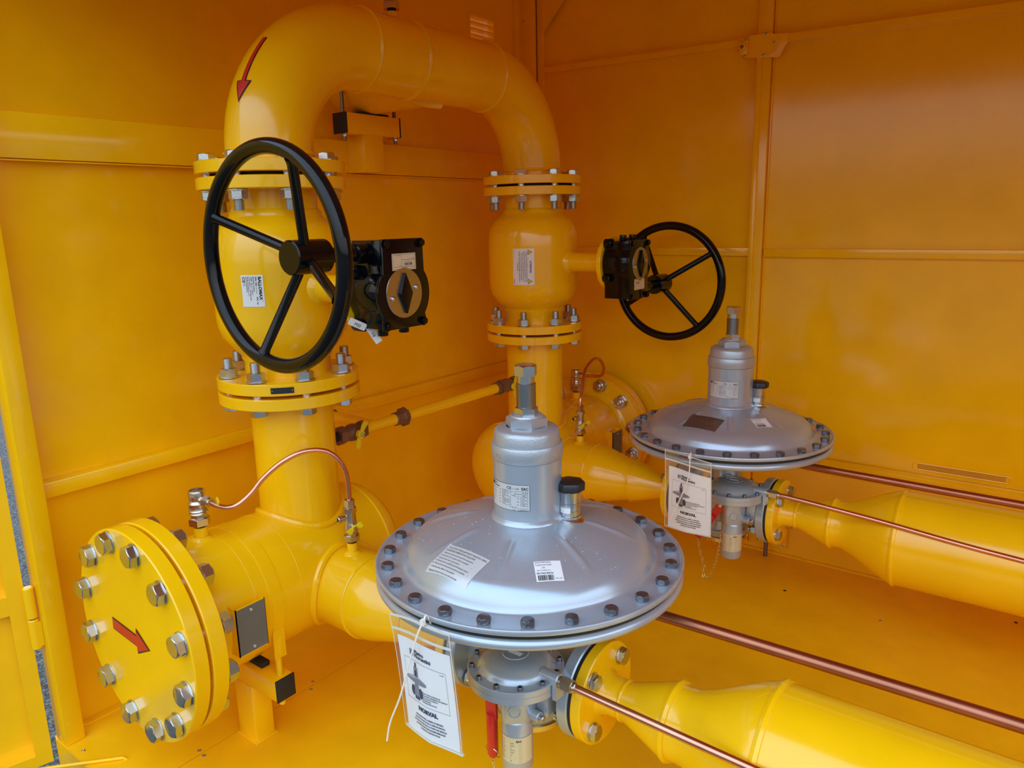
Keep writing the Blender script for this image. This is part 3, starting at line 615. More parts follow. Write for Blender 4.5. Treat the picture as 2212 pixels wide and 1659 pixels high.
# ------------------------------------------------------------------ gas pressure regulators
XR = .613
def regulator(y0, zl, sso, szt, label, lev, plate_ang):
    t = thing('pressure_regulator', label, 'regulator', (XR, y0, zl - .11))
    O = lambda z: (XR, y0, z)
    # body between the flanges
    b = MB(); b.lathe([(.487, .02), (.487, .046), (.500, .0455), (.522, .042), (.54, .046), (.565, .058), (.59, .066), (XR, .068), (.636, .066), (.661, .058), (.686, .046), (.704, .042), (.726, .0455), (.739, .046), (.739, .02)], (0, y0, zl), (1, 0, 0), 56)
    b.lathe([(zl - .083, 0), (zl - .083, .058), (zl - .080, .060), (zl - .066, .060), (zl - .064, .054), (zl - .012, .054), (zl, .05)], O(0), (0, 0, 1), 48)
    b.lathe([(zl, .05), (zl + .045, .050), (zl + .060, .040), (.416, .036), (.422, .046), (.428, .046)], O(0), (0, 0, 1), 48)
    body = b.build('body', grey, t)
    for x0 in (.487, .719):
        b = MB(); b.disc((x0, y0, zl), (1, 0, 0), .02, .0825, .020, 64, .002); b.build('flange', grey, body)
    for x0 in (.4805, .7385):
        b = MB(); b.disc((x0, y0, zl), (1, 0, 0), .02, .0795, .007, 56, .0005); b.build('gasket', rubber, t)
    b = MB(); b.disc((XR, y0, zl - .096), (0, 0, 1), .0001, .062, .013, 48, .002); bp = b.build('bottom_cover', ystl, body)
    for k in range(6): b = MB(); a = PI / 3 * k; b.hexp((XR + .050 * math.cos(a), y0 + .050 * math.sin(a), zl - .096), (0, 0, -1), .010, .006); b.build('cover_bolt', zinc, body)
    for k in range(4):
        a = rad(45 + 90 * k); yy, zz = .0625 * math.cos(a), .0625 * math.sin(a)
        put_bolt(B16, t, (.763, y0 + yy, zl + zz), (1, 0, 0)); put_bolt(B16, t, (.463, y0 + yy, zl + zz), (-1, 0, 0))
    for a in (rad(200), rad(255), rad(318), rad(20)):
        b = MB(); b.hexp((XR + .056 * math.cos(a), y0 + .056 * math.sin(a), .4245), (0, 0, -1), .016, .011); b.build('case_nut', ystl, body)
    # lower diaphragm case
    b = MB(); k = 10
    b.lathe([(.424, 0), (.424, .060), (.428, .075), (.440, .135), (.454, .185), (.467, .216), (.4745, .232)] + [(.4835 - .0085 * math.cos(a), .2445 + .0088 * math.sin(a)) for a in [PI * i / k for i in range(k + 1)]] + [(.4925, .20)], O(0), (0, 0, 1), 120)
    b.build('lower_case', grey, t)
    b = MB(); b.disc(O(.4922), (0, 0, 1), .05, .2475, .0076, 120, .0003); b.build('diaphragm', rubber, t)
    # upper case: flat rim with raised lip, dome with pressed ribs
    RA = [rad(-68 + 45 * q) for q in range(8)]
    def dz(r): return .5398 + .0332 * (1 - max(0., (r - .058) / .1235) ** 1.45)
    def dome(r, h, a):
        bump = 0
        for q in RA:
            da = (a - q + PI) % (2 * PI) - PI
            bump += math.exp(-(da * r / .0048) ** 2) * max(0, min(1, (r - .088) / .02)) * max(0, min(1, (.182 - r) / .03))
        return r, h + .0032 * bump
    x, y, z = basis((0, 0, 1)); off = math.atan2(x.y, x.x)
    pr = [(.4998, .2320), (.4998, .2528), (.5005, .2535), (.5075, .2535), (.5083, .2528), (.5083, .2495), (.5066, .2478), (.5058, .2455), (.5058, .2135), (.5062, .2100), (.5076, .2072), (.5105, .2052), (.5150, .2034), (.5200, .2012), (.5250, .1980), (.5295, .1945), (.5335, .1905), (.5370, .1860)] + \
         [(dz(r), r) for r in [.1815 - .0055 * i for i in range(22)]] + [(.5728, .058), (.5730, .050)]
    b = MB(); b.lathe(pr, O(0), (0, 0, 1), 288, fn=lambda r, h, a: dome(r, h, a + off)); up = b.build('upper_case', grey, t, ang=50)
    for i in range(24):
        a = rad(5.5 + 15 * i); put_bolt(B10, t, (XR + .2335 * math.cos(a), y0 + .2335 * math.sin(a), .5058), (0, 0, 1), 'rim_bolt')
    # spring tower
    b = MB(); b.lathe([(.560, .0560), (.6730, .0560), (.6735, .05)], O(0), (0, 0, 1), 72); tw = b.build('spring_tower', grey, t)
    b = MB(); b.lathe([(.568, .0625), (.5735, .0615), (.5770, .0585), (.5795, .0560)], O(0), (0, 0, 1), 72, fn=lambda r, h, a: (r + .0006 * math.sin(a * 37) * (r > .057), h)); b.build('weld_bead', grey, tw)
    b = MB(); b.lathe([(.6735, .05), (.6738, .0572), (.6752, .0580), (.6955, .0580), (.6985, .0565), (.6998, .0535), (.7140, .0530), (.7195, .0510), (.7225, .0470), (.7245, .0330)], O(0), (0, 0, 1), 72)
    b.hexp(O(.7235), (0, 0, 1), .060, .0165, rot=rad(20)); b.lathe([(.7395, .0270), (.7425, .0255), (.7435, .0160)], O(0), (0, 0, 1), 48); cp2 = b.build('spring_cap', cast, t)
    d = Decal(wrapped(XR, y0, .0580, plate_ang - 24, .6805)); d.text('YL2', 0, 0, .0095, .0006, 0, bold=.01); d.build('cast_letters', [cast], cp2)
    b = MB(); b.hexp(O(.7433), (0, 0, 1), .0335, .0118, rot=rad(-12)); b.build('lock_nut', zinc, t)
    pr = [(.742, .0150)]
    for i in range(24): pr += [(.754 + .00168 * i, .0143), (.75484 + .00168 * i, .0158)]
    b = MB(); b.lathe(pr + [(.7947, .0140), (.8065, .0140)], O(0), (0, 0, 1), 40); b.hexp(O(.8062), (0, 0, 1), .0325, .0172, rot=rad(-5)); b.build('adjusting_screw', zinc, t)
    # name plate on the tower
    d = Decal(wrapped(XR, y0, .0561, plate_ang, .6205))
    w2, h2 = .0385, .0215
    d.rect(-w2, w2, -h2, h2, .0005, 0, 16, 1); d.frame(-w2, w2, -h2, h2, .0004, .0008, 1, 16)
    d.rect(-.0365, -.0315, .0135, .0195, .0008, 1); d.text('Pietro', -.0305, .0168, .0040, .0008, bold=.02); d.text('Fiorentini', -.0305, .0128, .0040, .0008, bold=.02)
    d.text('CE', .0005, .0135, .0062, .0008, bold=.01, wd=.0085); d.text('n. 1370', .0110, .0137, .0036, .0008); d.text('EAC', .0255, .0132, .0062, .0008, bold=.03, wd=.0110)
    for i in range(5):
        zz = .0085 - .0052 * i
        d.text(('Regulator type', 'DN1    DN2', 'Cg      Class', 'Wds    Fluid', 'Length')[i], -.0370, zz, .0024, .0008)
        d.text(('Ser. n.', 'psd', 'Wa', 'Pao', 'RG')[i], -.0155, zz, .0024, .0008)
        d.frame(-.0085, .0075 if i != 1 else .0035, zz - .0012, zz + .0028, .0003, .0008); d.text(('A1.080.W', '18.90', '38', '0.008 - 0.350', '10 A')[i], -.0070, zz, .0022, .0008)
        d.frame((.0145, .0145, .0245, .0245, .0245)[i], .0355, zz - .0012, zz + .0028, .0003, .0008); d.text(('-20 / 60 \u00b0C', '18.800', '10.2', '20.5', '1380')[i], .0265, zz, .0022, .0008)
        d.text(('TS', 'Pumax', 'AC', 'SG', 'PS')[i], .0085 if i < 2 else .0185, zz, .0024, .0008)
    d.text('Strength type:', .0060, -.0165, .0022, .0008); d.text('T amb', .0100, -.0205, .0022, .0008); d.frame(.0195, .0355, -.0208, -.0172, .0003, .0008); d.text('-20 / 60 \u00b0C', .0225, -.0203, .0022, .0008)
    lab(d.build('name_plate', [silverl, ink], tw), 'silver maker plate wrapped on the tower')
    # vent valve beside the tower
    vx, vy = XR + .0625, y0 + .030; V = lambda z: (vx, vy, z)
    b = MB(); b.lathe([(.562, .0285), (.5670, .0270), (.5705, .0235), (.5730, .0198), (.5765, .0192), (.5770, .0175), (.592, .0175), (.5925, .0182), (.594, .0182), (.5945, .0175), (.596, .0175), (.5965, .0182), (.598, .0182), (.5985, .0175), (.620, .0175), (.620, 0)], V(0), (0, 0, 1), 48); vv = b.build('vent_valve', zinc, t)
    lab(vv, 'bright zinc vent valve')
    b = MB(); b.lathe([(.618, 0), (.618, .0188), (.6195, .0228), (.6300, .0232), (.6328, .0215), (.6352, .015), (.636, 0)], V(0), (0, 0, 1), 72, fn=lambda r, h, a: (r * (1 + .07 * (math.sin(a * 7) > .1) * (r > .016)), h)); lab(b.build('vent_cap', blackp, vv), 'ribbed black cap')
    va = -52
    for aa, z0, hw, hh, mm in ((-18, .579, .0062, .0062, ystl), (-12, .6125, .0058, .0060, ystl)):
        pass
    d = Decal(wrapped(vx, vy, .0177, va - 24, .5895)); d.rect(-.0115, .0065, -.0062, .0052, .0004, 0, 8, 1)
    for q in range(3): d.text('- - - - -' if q else '....', -.0095, .0022 - q * .003, .0018, .0006, 1)
    d.build('sticker', [white, gink], vv)
    d = Decal(wrapped(vx, vy, .0177, va + 18, .6125)); d.rect(-.006, .007, -.0045, .0045, .0004, 0, 6, 1); d.build('flat', [ystl], vv)
    d = Decal(wrapped(vx, vy, .0177, va + 16, .5825)); d.rect(-.006, .007, -.0040, .0030, .0004, 0, 6, 1); d.build('flat', [ystl], vv)
    # stickers on the dome
    def dpt(xc, yc, ang):
        c, sn = math.cos(rad(ang)), math.sin(rad(ang))
        def f(a, b2, h):
            X, Yy = xc + a * c - b2 * sn, yc + a * sn + b2 * c; rr = math.hypot(X, Yy)
            hz = dz(rr) if rr < .1815 else .5398 - (rr - .1815) * .62 - max(0, rr - .19) * .6
            bump = 0; an = math.atan2(Yy, X)
            for q in RA:
                da = (an - q + PI) % (2 * PI) - PI
                bump += math.exp(-(da * rr / .0048) ** 2) * max(0, min(1, (rr - .088) / .02)) * max(0, min(1, (.182 - rr) / .03))
            return Vector((XR + X, y0 + Yy, hz + .0032 * bump + h))
        return f
    d = Decal(dpt(*((-.0125, -.1640, -5) if y0 < .4 else (-.0105, -.140, -4)))); d.rect(-.043, .043, -.0265, .0265, .0006, 0, 14, 8)
    lt = ('TO LATCH THE SLAM SHUT VALVE IN OPEN', 'POSITION OPERATE AS FOLLOWS', '1. Remove the device that caused the overpressure', '2. Use the tool to open of the reset gear', '3. Insert the lever in position', '4. Pull the lever slowly until the by-pass opens', '5. Wait until the downstream pressure equalises', '6. Pull the lever fully to the position', '7. Remove the lever from the shaft and stow')
    for i, s_ in enumerate(lt): d.text(s_, -.040, .0195 - .0056 * i, .0046 if i < 2 else .0036, .0010, 1, wd=(.080, .062, .064, .060, .046, .070, .068, .052, .062)[i])
    lab(d.build('instruction_sticker', [silverl if y0 < .4 else mat('bronze_label', (.16, .10, .07), .4, metal=.3), ink], up), 'printed instruction sticker')
    q = (.1165, -.1105, 43) if y0 < .4 else (.110, -.0785, 47)
    d = Decal(dpt(*q)); d.rect(-.0200, .0200, -.0185, .0190, .0006, 0, 8, 8)
    d.text('REGOLATORE NORVAL', -.0185, .0150, .0034, .0010, 1, wd=.024); d.text('CODICE 0427 DN50', -.0185, .0100, .0034, .0010, 1, wd=.024); d.text('1/00', -.0100, .005, .0030, .0010); d.text('20171023/1/1', -.0175, .0, .0030, .0010, wd=.020); d.text('00171023/1000124', -.0180, -.0055, .0040, .0010, bold=.02, wd=.024)
    xx = -.017
    random.seed(5)
    while xx < .006:
        ww = random.choice((.0006, .0009, .0014)); d.rect(xx, xx + ww, -.0170, -.0075, .0010, 1); xx += ww + random.choice((.0006, .0010))
    d.text('Pos. 32', .0085, -.0150, .0030, .0010, 1)
    lab(d.build('barcode_sticker', [white, ink], up), 'white barcode sticker')
    if y0 < .4:     # rain drops on the dome
        b = MB(); f = dpt(0, 0, 0)
        for i in range(150):
            a, rr = random.uniform(-2.6, -.1), .07 + .115 * math.sqrt(random.random()); R0 = random.choice((.0005, .0006, .0007, .0009, .0014))
            p = f(rr * math.cos(a), rr * math.sin(a), 0); b.lathe([(0, R0), (R0 * .4, R0 * .85), (R0 * .65, R0 * .4), (R0 * .7, 0)], p, (0, 0, 1), 8)
        o = b.build('water_droplets', mat('water_droplet', (.46, .52, .60), .04, spec=1., metal=.6, var=.01), up, recalc=False); o['kind'] = 'stuff'
    # ---------------- slam-shut device in front
    sx, sy = XR + sso[0], y0 + sso[1]; Q = lambda z: (sx, sy, z); zt = szt
    b = MB(); b.lathe([(zt - .0215, 0), (zt - .0215, .0755), (zt - .0205, .0765), (zt - .0105, .0765), (zt - .0102, .0758), (zt - .0098, .0758), (zt - .0095, .0765), (zt - .0008, .0765), (zt, .0755), (zt, .0625), (zt + .0015, .0605), (zt + .006, .0575), (zt + .011, .053), (zt + .0165, .043), (zt + .0195, .030), (zt + .0200, .0215), (zt + .0212, .0205), (zt + .0212, .0190), (zt + .0195, .0182), (zt + .0195, 0)], Q(0), (0, 0, 1), 88)
    ss = b.build('slam_shut_case', grey, t)
    d = Decal(planar((sx, sy, zt + .0197), (1, 0, 0), (0, 1, 0))); d.rect(-.0115, .0115, -.004, .004, .0004, 0, h0=0); d.build('sticker', [white], ss)
    for k in range(12):
        a = rad(12 + 30 * k); p = Vector((sx + .0695 * math.cos(a), sy + .0695 * math.sin(a), zt))
        b = MB(); b.lathe([(0, .0042), (.0058, .0042), (.0064, .0038), (.0064, .0022), (.0034, .0022), (.0034, 0)], p, (0, 0, 1), 16); b.build('cap_screw', dzinc, ss)
    # connection boss, fitting
    a = rad(-2); u = Vector((math.cos(a), math.sin(a), 0)); c0 = Vector((sx, sy, zt + .004)) + u * .052
    b = MB(); b.cyl(c0, c0 + u * .033, .0108, 28, ch=.001); b.beam(c0 + u * .026 + Vector((0, 0, -.014)), c0 + u * .033 + Vector((0, 0, -.014)), .020, .030)
    b.build('boss', grey, ss)
    f0 = c0 + u * .033
    b = MB(); b.cyl(f0, f0 + u * .006, .0085, 24); b.hexp(f0 + u * .006, u, .0185, .0185); b.cyl(f0 + u * .0245, f0 + u * .030, .0082, 24, ch=.001); lab(b.build('fitting', brass, ss), 'brass compression fitting')
    # square neck and spring cylinder under the case
    b = MB(); zb = zt - .0215
    e1, e2 = Vector((.79, .613, 0)), Vector((.613, -.79, 0))
    pts = [(-.0255, -.020), (-.0255, .014), (-.0235, .020), (-.018, .0245), (.010, .0245), (.016, .0215), (.0335, .004), (.0335, -.020)]
    b.prism([(p, -q) for p, q in pts], ((sx, sy, zb - .070), e1, -e2, (0, 0, 1)), .071)
    b.build('neck', grey, ss, bevel=.0025)
    p = Vector((sx, sy, zb - .047)) + e2 * .0245 - e1 * .004; n1 = e2
    b = MB(); b.disc(p, n1, .0088, .0106, .0022, 32, .0004); b.lathe([(0, .0088), (.0010, .0085), (.0012, 0)], p, n1, 28); b.build('port_plug', grey, ss)
    n2 = (e1 * .75 + e2 * .66).normalized(); p = Vector((sx, sy, zb - .058)) + e1 * .020 + e2 * .011
    b = MB(); b.cyl(p, p + n2 * .021, .0085, 20, ch=.001); b.build('side_boss', grey, ss)
    b = MB(); b.cyl(p + n2 * .021, p + n2 * .029, .0052, 16, ch=.001); b.build('trip_button', zinc, ss)
    b = MB()
    for hz in (-.018, -.046):
        q = Vector((sx, sy, zb + hz)) + e1 * .050 - e2 * .004; b.lathe([(0, .0055), (.006, .0055), (.0065, .003), (.003, .0028)], q, e2, 16)
    b.box(sx + .030, sx + .052, sy + .012, sy + .040, zb - .060, zb - .002); b.build('side_cover', grey, ss, bevel=.0012)
    b = MB(); b.lathe([(zb - .0640, 0), (zb - .0640, .0200), (zb - .0650, .0222), (zb - .0675, .0222), (zb - .0690, .0240), (zb - .0730, .0252), (zb - .155, .0252), (zb - .160, .0240), (zb - .160, 0)], Q(0), (0, 0, 1), 48); sc = b.build('spring_cylinder', grey, ss)
    d = Decal(wrapped(sx, sy, .0254, -60, zb - .114)); d.rect(-.026, .030, -.0260, .0200, .0005, 0, 14, 1)
    d.text('EAC', .001, .0125, .0052, .0008, 1, bold=.03, wd=.009)
    for i in range(9): d.text(('Type', 'Ser. n.', 'pso', 'Wdso', 'TS', 'Wdsu', 'PS', 'AG', 'DN')[i], -.024, .0125 - .0042 * i, .0026, .0008); d.text(('LA/BP', '180020', '0.1', '0.03-1.8', '-20/60', '0.01', '19', '5', '50')[i], -.009, .0095 - .0040 * i, .0024, .0008); d.rect(.0045, .0105, .0090 - .0040 * i, .0093 - .0040 * i, .0008, 1)
    lab(d.build('label', [mat('cream_label', (.66, .58, .36), .35, metal=.2), ink], sc), 'pale printed label')
    # red reset lever with ring and chain
    lx, ly, lz, lang = lev
    ld = Vector((-math.sin(rad(lang)), 0, -math.cos(rad(lang)))); p0 = Vector((lx, ly, lz))
    b = MB(); side = Vector((0, 1, 0)).cross(ld)
    b.beam(p0 - ld * .010, p0 + ld * .045, .021, .0055, (0, 1, 0)); b.tube([p0 + ld * .036, p0 + ld * .050, p0 + ld * .110, p0 + ld * .1165, p0 + ld * .119], [.0085, .0095, .0095, .0068, .002], 20); b.tube([p0 - ld * .003, p0 - ld * .003 + Vector((0, -.006, 0))], .0085, 20)
    lv2 = b.build('reset_lever', red, t); lab(lv2, 'red reset lever')
    b = MB(); b.hexp(p0 + Vector((0, -.0055, 0)), (0, -1, 0), .009, .004); b.build('lever_nut', ystl, lv2)
    b = MB(); b.beam(p0 + Vector((0, .004, 0)), Vector((sx - .020, sy + .004, p0.z)), .006, .016); b.build('lever_bracket', grey, ss)
    re = p0 + ld * .106
    b = MB(); b.torus(re + ld * .003, (ld * .45 + Vector((0, -1, 0)) * .9), .0145, .0011, 36, 8); rg = b.build('key_ring', zinc, lv2)
    if y0 < .4: cpts = [re + ld * .017, re + ld * .03 + Vector((.001, 0, 0)), re + ld * .055 + Vector((.006, 0, 0)), re + ld * .068 + Vector((.022, .006, 0)), Vector((sx - .03, sy + .012, zb - .12)), Vector((sx - .026, sy, zb - .055)), Vector((sx - .024, sy - .004, zb - .028))]
    else: cpts = [re + ld * .010, re + Vector((.002, 0, -.045)), re + Vector((.014, 0, -.085)), Vector((.606, y0 - .11, .134)), Vector((.624, y0 - .11, .150)), Vector((.640, y0 - .11, .205)), Vector((.648, y0 - .11, .270))]
    pp = crm(cpts, 24); acc = 0; links = []; LN = .0105
    last = pp[0]; tgt = 0
    for q0, q1 in zip(pp, pp[1:]):
        sl = (q1 - q0).length
        while tgt <= acc + sl and sl > 0: links.append((q0.lerp(q1, (tgt - acc) / sl), (q1 - q0).normalized())); tgt += LN
        acc += sl
    for i, (c, d_) in enumerate(links[:48]):
        x, y, z = basis(d_); sd = x if i % 2 else y; hl, hw = .0054, .0026
        lp = [c + d_ * (hl * math.cos(q) + (.0018 if math.cos(q) > 0 else -.0018)) * .8 + sd * (hw * math.sin(q)) for q in [2 * PI * k / 16 for k in range(16)]]
        b = MB(); b.tube(lp, .00085, 6, closed=True); b.build('chain_link', ystl, rg)
    return t
regulator(0., ZN, (.042, -.097), .3625, 'large grey domed gas regulator in front with raindrops on its dome', (.6075, -.103, .294, 0), -90)
regulator(L, ZF2, (.054, -.092), .3855, 'grey domed gas regulator behind, standing by the far doors', (.6420, L - .103, .338, 31), -88)

# ------------------------------------------------------------------ small gauge cocks
def wing(b, c, n, d, w=.0075, l=.017, t=.0018):
    c, n, d = Vector(c), Vector(n).normalized(), Vector(d).normalized(); sd = n.cross(d)
    for sg in (-1, 1):
        p = [(0, -.0035), (.006, -.0045), (l * .75, -w), (l, -w * .8), (l, w * .55), (l * .7, w * .75), (.006, .0045), (0, .0035)]
        bend = n * (.25 if sg > 0 else .05); dd_ = (d * sg + bend).normalized(); b.prism([(a, q) for a, q in p], (c, dd_, sd, dd_.cross(sd)), t)
    b.cyl(c - n * .002, c + n * .004, .0058, 16)
def cock_straight(name, label, x, y, z0, tube_dir, hdir, top_open=True, group=None):
    """vertical cock: adapter, body, side outlet towards tube_dir, wing handle towards hdir"""
    t = thing(name, label, 'valve', (x, y, z0), group); Z = lambda h: (x, y, z0 + h)
    b = MB(); b.cyl(Z(-.001), Z(.005), .0098, 24); b.build('thread', dark, t)
    b = MB(); b.hexp(Z(.0045), (0, 0, 1), .0345, .0150, rot=.3); b.lathe([(.018, .0155), (.027, .0150), (.027, .01)], Z(0), (0, 0, 1), 8); b.build('adapter', brass, t)
    b = MB(); b.lathe([(.026, .010), (.026, .0168), (.0285, .0180), (.0305, .0168), (.032, .0168), (.0335, .0180), (.0355, .0168), (.046, .0166), (.0485, .0175), (.050, .0168), (.052, .0150), (.055, .0140), (.058, .0150), (.0715, .0155), (.0735, .0145), (.0735, .0115), (.066, .0110), (.066, 0)], Z(0), (0, 0, 1), 36)
    body = b.build('body', brass, t)
    u = Vector(tube_dir).normalized(); c = Vector(Z(.0565))
    b = MB(); b.cyl(c + u * .008, c + u * .019, .0095, 24); b.hexp(c + u * .018, u, .0195, .0125); b.cyl(c + u * .030, c + u * .034, .0080, 24); b.build('outlet_nut', brass, t)
    h = Vector(hdir).normalized(); b = MB(); hc = Vector(Z(.041)); b.cyl(hc + h * .012, hc + h * .026, .006, 18); b.build('handle_stem', brass, body)
    d = h.cross(Vector((0, 0, 1))).normalized()
    b = MB(); c2 = hc + h * .027; wing(b, c2, h, d + Vector((0, 0, -.15)), .008, .018); b.prism([(0, -.004), (.016, .010), (.036, .022), (.046, .014), (.040, .006), (.020, -.004)], (c2 + h * .001, d, (0, 0, 1), d.cross(Vector((0, 0, 1)))), .002); lab(b.build('handle', yplast, t), 'yellow butterfly handle')
    return t
def cock_tee(label, x, y, z0, s):
    t = thing('gauge_cock', label, 'valve', (x, y, z0)); Z = lambda h: (x, y, z0 + h)
    b = MB(); b.cyl(Z(-.001), Z(.005), .0092, 24); b.build('thread', dark, t)
    b = MB(); b.hexp(Z(.0045), (0, 0, 1), .0300, .0120, rot=.2); b.lathe([(.016, .0130), (.0215, .0130), (.0215, .008)], Z(0), (0, 0, 1), 8); b.build('adapter', brass, t)
    b = MB(); b.lathe([(.0215, .008), (.0215, .0130), (.0230, .0140), (.0260, .0142), (.0275, .0132), (.030, .0140), (.034, .0140), (.042, .0120), (.048, .0112), (.066, .0112), (.066, 0)], Z(0), (0, 0, 1), 32); body = b.build('body', brass, t)
    b = MB(); b.hexp(Z(.0655), (0, 0, 1), .0245, .0100, rot=.5); b.hexp(Z(.0750), (0, 0, 1), .0185, .0170, rot=.1); b.build('compression_nut', brass, t)
    c = Vector(Z(.054)); u = Vector((-.25, -1, 0)).normalized()
    b = MB(); b.cyl(c + u * .006, c + u * .021, .0062, 20); b.lathe([(0, .0074), (.007, .0074), (.008, .0066), (.008, .0040), (.004, .0038)], c + u * .020, u, 24); b.build('test_port', brass, t)
    h = Vector((.86, -.30, 0)).normalized(); hc = Vector(Z(.0365)); b = MB(); b.cyl(hc + h * .010, hc + h * .018, .0062, 18); b.cyl(hc + h * .020, hc + h * .0265, .0042, 14); b.build('handle_stem', brass, body)
    b = MB(); wing(b, hc + h * .0195, h, (.25, .75, .42)); lab(b.build('handle', yplast, t), 'yellow butterfly handle')
    return t
zt_n = ZM + .1365 + .0245
cock_straight('gauge_cock', 'brass cock with open top on the front header beside the blind flange', 0, -.232, zt_n, (.97, .25, -.12), (.25, .95, 0))
cock_straight('gauge_cock', 'brown-shaded cock at far flange, feeding the tightly looped copper tube', 0, L + .232, zt_n, (.97, -.12, 0), (-.3, .9, 0))
cock_tee('brass cock with yellow butterfly handle beside front regulator dome', .162, 0, ZN + RB + .023, 1)
cock_tee('small cock with yellow butterfly handle on the rear branch pipe', .162, L, ZF2 + RB + .023, -1)
cock_straight('gauge_cock', 'brass cock on top of the gooseneck, cut by picture edge', 0, .352, ZC + RB + .0125, (-.2, -.97, 0), (.9, .2, 0))

# ------------------------------------------------------------------ copper impulse tubes
def ctube(pts, r, label, k=8, m=None):
    b = MB(); b.tube(crm(pts, k), r, 18); o = b.build('copper_tube', m or copper, None, ang=60); return tag(o, label, 'tube')
zA, zB = zt_n + .0565, ZN + RB + .023 + .090
ctube([(.031, -.224, zA - .0035), (.0385, -.2135, .5275), (.047, -.199, .5215), (.0565, -.181, .5245), (.068, -.158, .5430), (.0798, -.1362, .5694), (.0994, -.1052, .5963), (.1211, -.071, .6116), (.1423, -.0374, .6083), (.156, -.0158, .5876), (.1615, -.0036, .5583), (.162, 0, .530), (.162, 0, zB - .004)], .0052, 'bowed copper tube linking the two cocks on the front header')
zB2 = ZF2 + RB + .023 + .090
ctube([(.162, L, zB2 - .004), (.160, L + .004, .527), (.1565, .9019, .5436), (.1442, .9275, .5738), (.1344, .9538, .5965), (.1312, .9832, .6126), (.1311, 1.0132, .6221), (.1329, 1.0408, .6178), (.1319, 1.0624, .5995), (.1263, 1.0793, .5768), (.1123, 1.0904, .5568), (.0903, 1.0987, .5484), (.0565, 1.105, .5455), (.032, L + .229, zA)], .0052, 'small tight copper loop above the far flange in the back corner')
ctube([(.735, .030, .443), (.78, .037, .443), (.8366, .0427, .440), (1.0, .049, .440), (1.3037, .0567, .440), (1.7, .06, .440), (XE - .01, .06, .440)], .0090, 'thick copper tube running right from beneath the front regulator dome', 4, copperd)
ctube([(.735, L + .016, .443), (.8024, .8907, .440), (1.0, .884, .440), (1.2553, .8776, .440), (1.7, .87, .440), (XE - .01, .865, .440)], .0090, 'thick copper tube running right from beneath the rear regulator dome', 4, copperd)
def thin(y0, sso, szt, pts, label):
    a = rad(-2); u = Vector((math.cos(a), math.sin(a), 0)); s0 = Vector((XR + sso[0], y0 + sso[1], szt + .004)) + u * (.052 + .033 + .028)
    ctube([s0, s0 + u * .02] + pts, .0060, label, 5)
thin(0, (.042, -.097), .3625, [(.86, -.102, .364), (1.03, -.104, .3605), (1.3, -.106, .358), (1.8, -.108, .357), (XE - .01, -.108, .357)], 'thin bright copper tube from front slam-shut case, crossing the outlet pipe')
thin(L, (.054, -.092), .3855, [(.88, .786, .3845), (1.0026, .785, .3765), (1.27, .784, .3550), (1.8, .783, .335), (XE - .01, .783, .33)], 'thin copper tube from rear slam-shut case, crossing the rear outlet pipe')

# ------------------------------------------------------------------ yellow bypass line between the risers
zb = .577
t = thing('bypass_line', 'thin yellow bypass pipe with dark unions running between the two risers', 'pipe', (0, .4, zb))
rp = .0138
b = MB(); b.cyl((0, .185, zb), (0, .293, zb), rp, 28); b.build('pipe', yellow, t)
b = MB(); b.cyl((0, .333, zb), (0, .690, zb), rp, 28); b.build('pipe', yellow, t)
b = MB(); b.tube([(.0, .225, zb), (-.03, .225, zb), (-.10, .225, zb), (-.155, .225, zb)], [rp] * 4, 24); b.build('branch_pipe', yellow, t)
b = MB(); b.cyl((-.15, .225, zb), (-.205, .225, zb), .0185, 28, ch=.002); b.cyl((-.2, .225, zb), (XW, .225, zb), rp, 24); lab(b.build('socket', brown, t), 'dark iron socket')
b = MB(); b.lathe([(0, .014), (0, .0165), (.004, .0178), (.006, .0165), (.006, .0175), (.020, .0178), (.027, .0205), (.028, .0245), (.034, .0245), (.035, .016), (.042, .016), (.042, .013)], (0, .289, zb), (0, 1, 0), 8); lab(b.build('union', brown, t), 'dark iron pipe union')
b = MB(); b.hexp((0, .686, zb), (0, 1, 0), .034, .012); b.hexp((0, .703, zb), (0, 1, 0), .038, .012); b.lathe([(.010, .014), (.018, .0165), (.030, .0165), (.045, .014), (.060, .013)], (0, .686, zb), (0, 1, 0), 28); lab(b.build('union', brown, t), 'dark iron pipe union')
def bypass_valve(ya, yb_, hz, label):
    v = thing('ball_cock', label, 'valve', (0, (ya + yb_) / 2, zb)); s = 1 if yb_ > ya else -1; n = abs(yb_ - ya)
    b = MB(); b.lathe([(-.035, .011), (.001, .011)], (0, ya, zb), (0, s, 0), 24); b.build('nipple', dark, v)
    b = MB(); b.hexp((0, ya, zb), (0, s, 0), .0375, .018, False); b.lathe([(.016, .0165), (.024, .0150), (.034, .0190), (.044, .0205), (.050, .0198), (.058, .0170), (.066, .0165)], (0, ya, zb), (0, s, 0), 32); b.hexp((0, ya + s * .064, zb), (0, s, 0), .0375, .013, False)
    bd = b.build('body', brown, v)
    c = Vector((0, ya + s * .043, zb)); b = MB(); b.cyl(c + Vector((.015, 0, 0)), c + Vector((.030, 0, 0)), .0075, 20); b.build('stem', brown, bd)
    b = MB(); wing(b, c + Vector((.028, 0, 0)), (1, 0, .1), (.10, .25 * s, 1), .0085, .034, .0026); b.cyl(c + Vector((.024, 0, 0)), c + Vector((.034, 0, 0)), .0095, 20); hb = b.build('handle', yplast, v); lab(hb, 'yellow butterfly handle')
    b = MB(); b.hexp(c + Vector((.034, 0, 0)), (1, 0, 0), .009, .005); b.build('handle_nut', zinc, hb)
bypass_valve(.112, .189, 1, 'brown iron cock with yellow butterfly handle right of front riser')
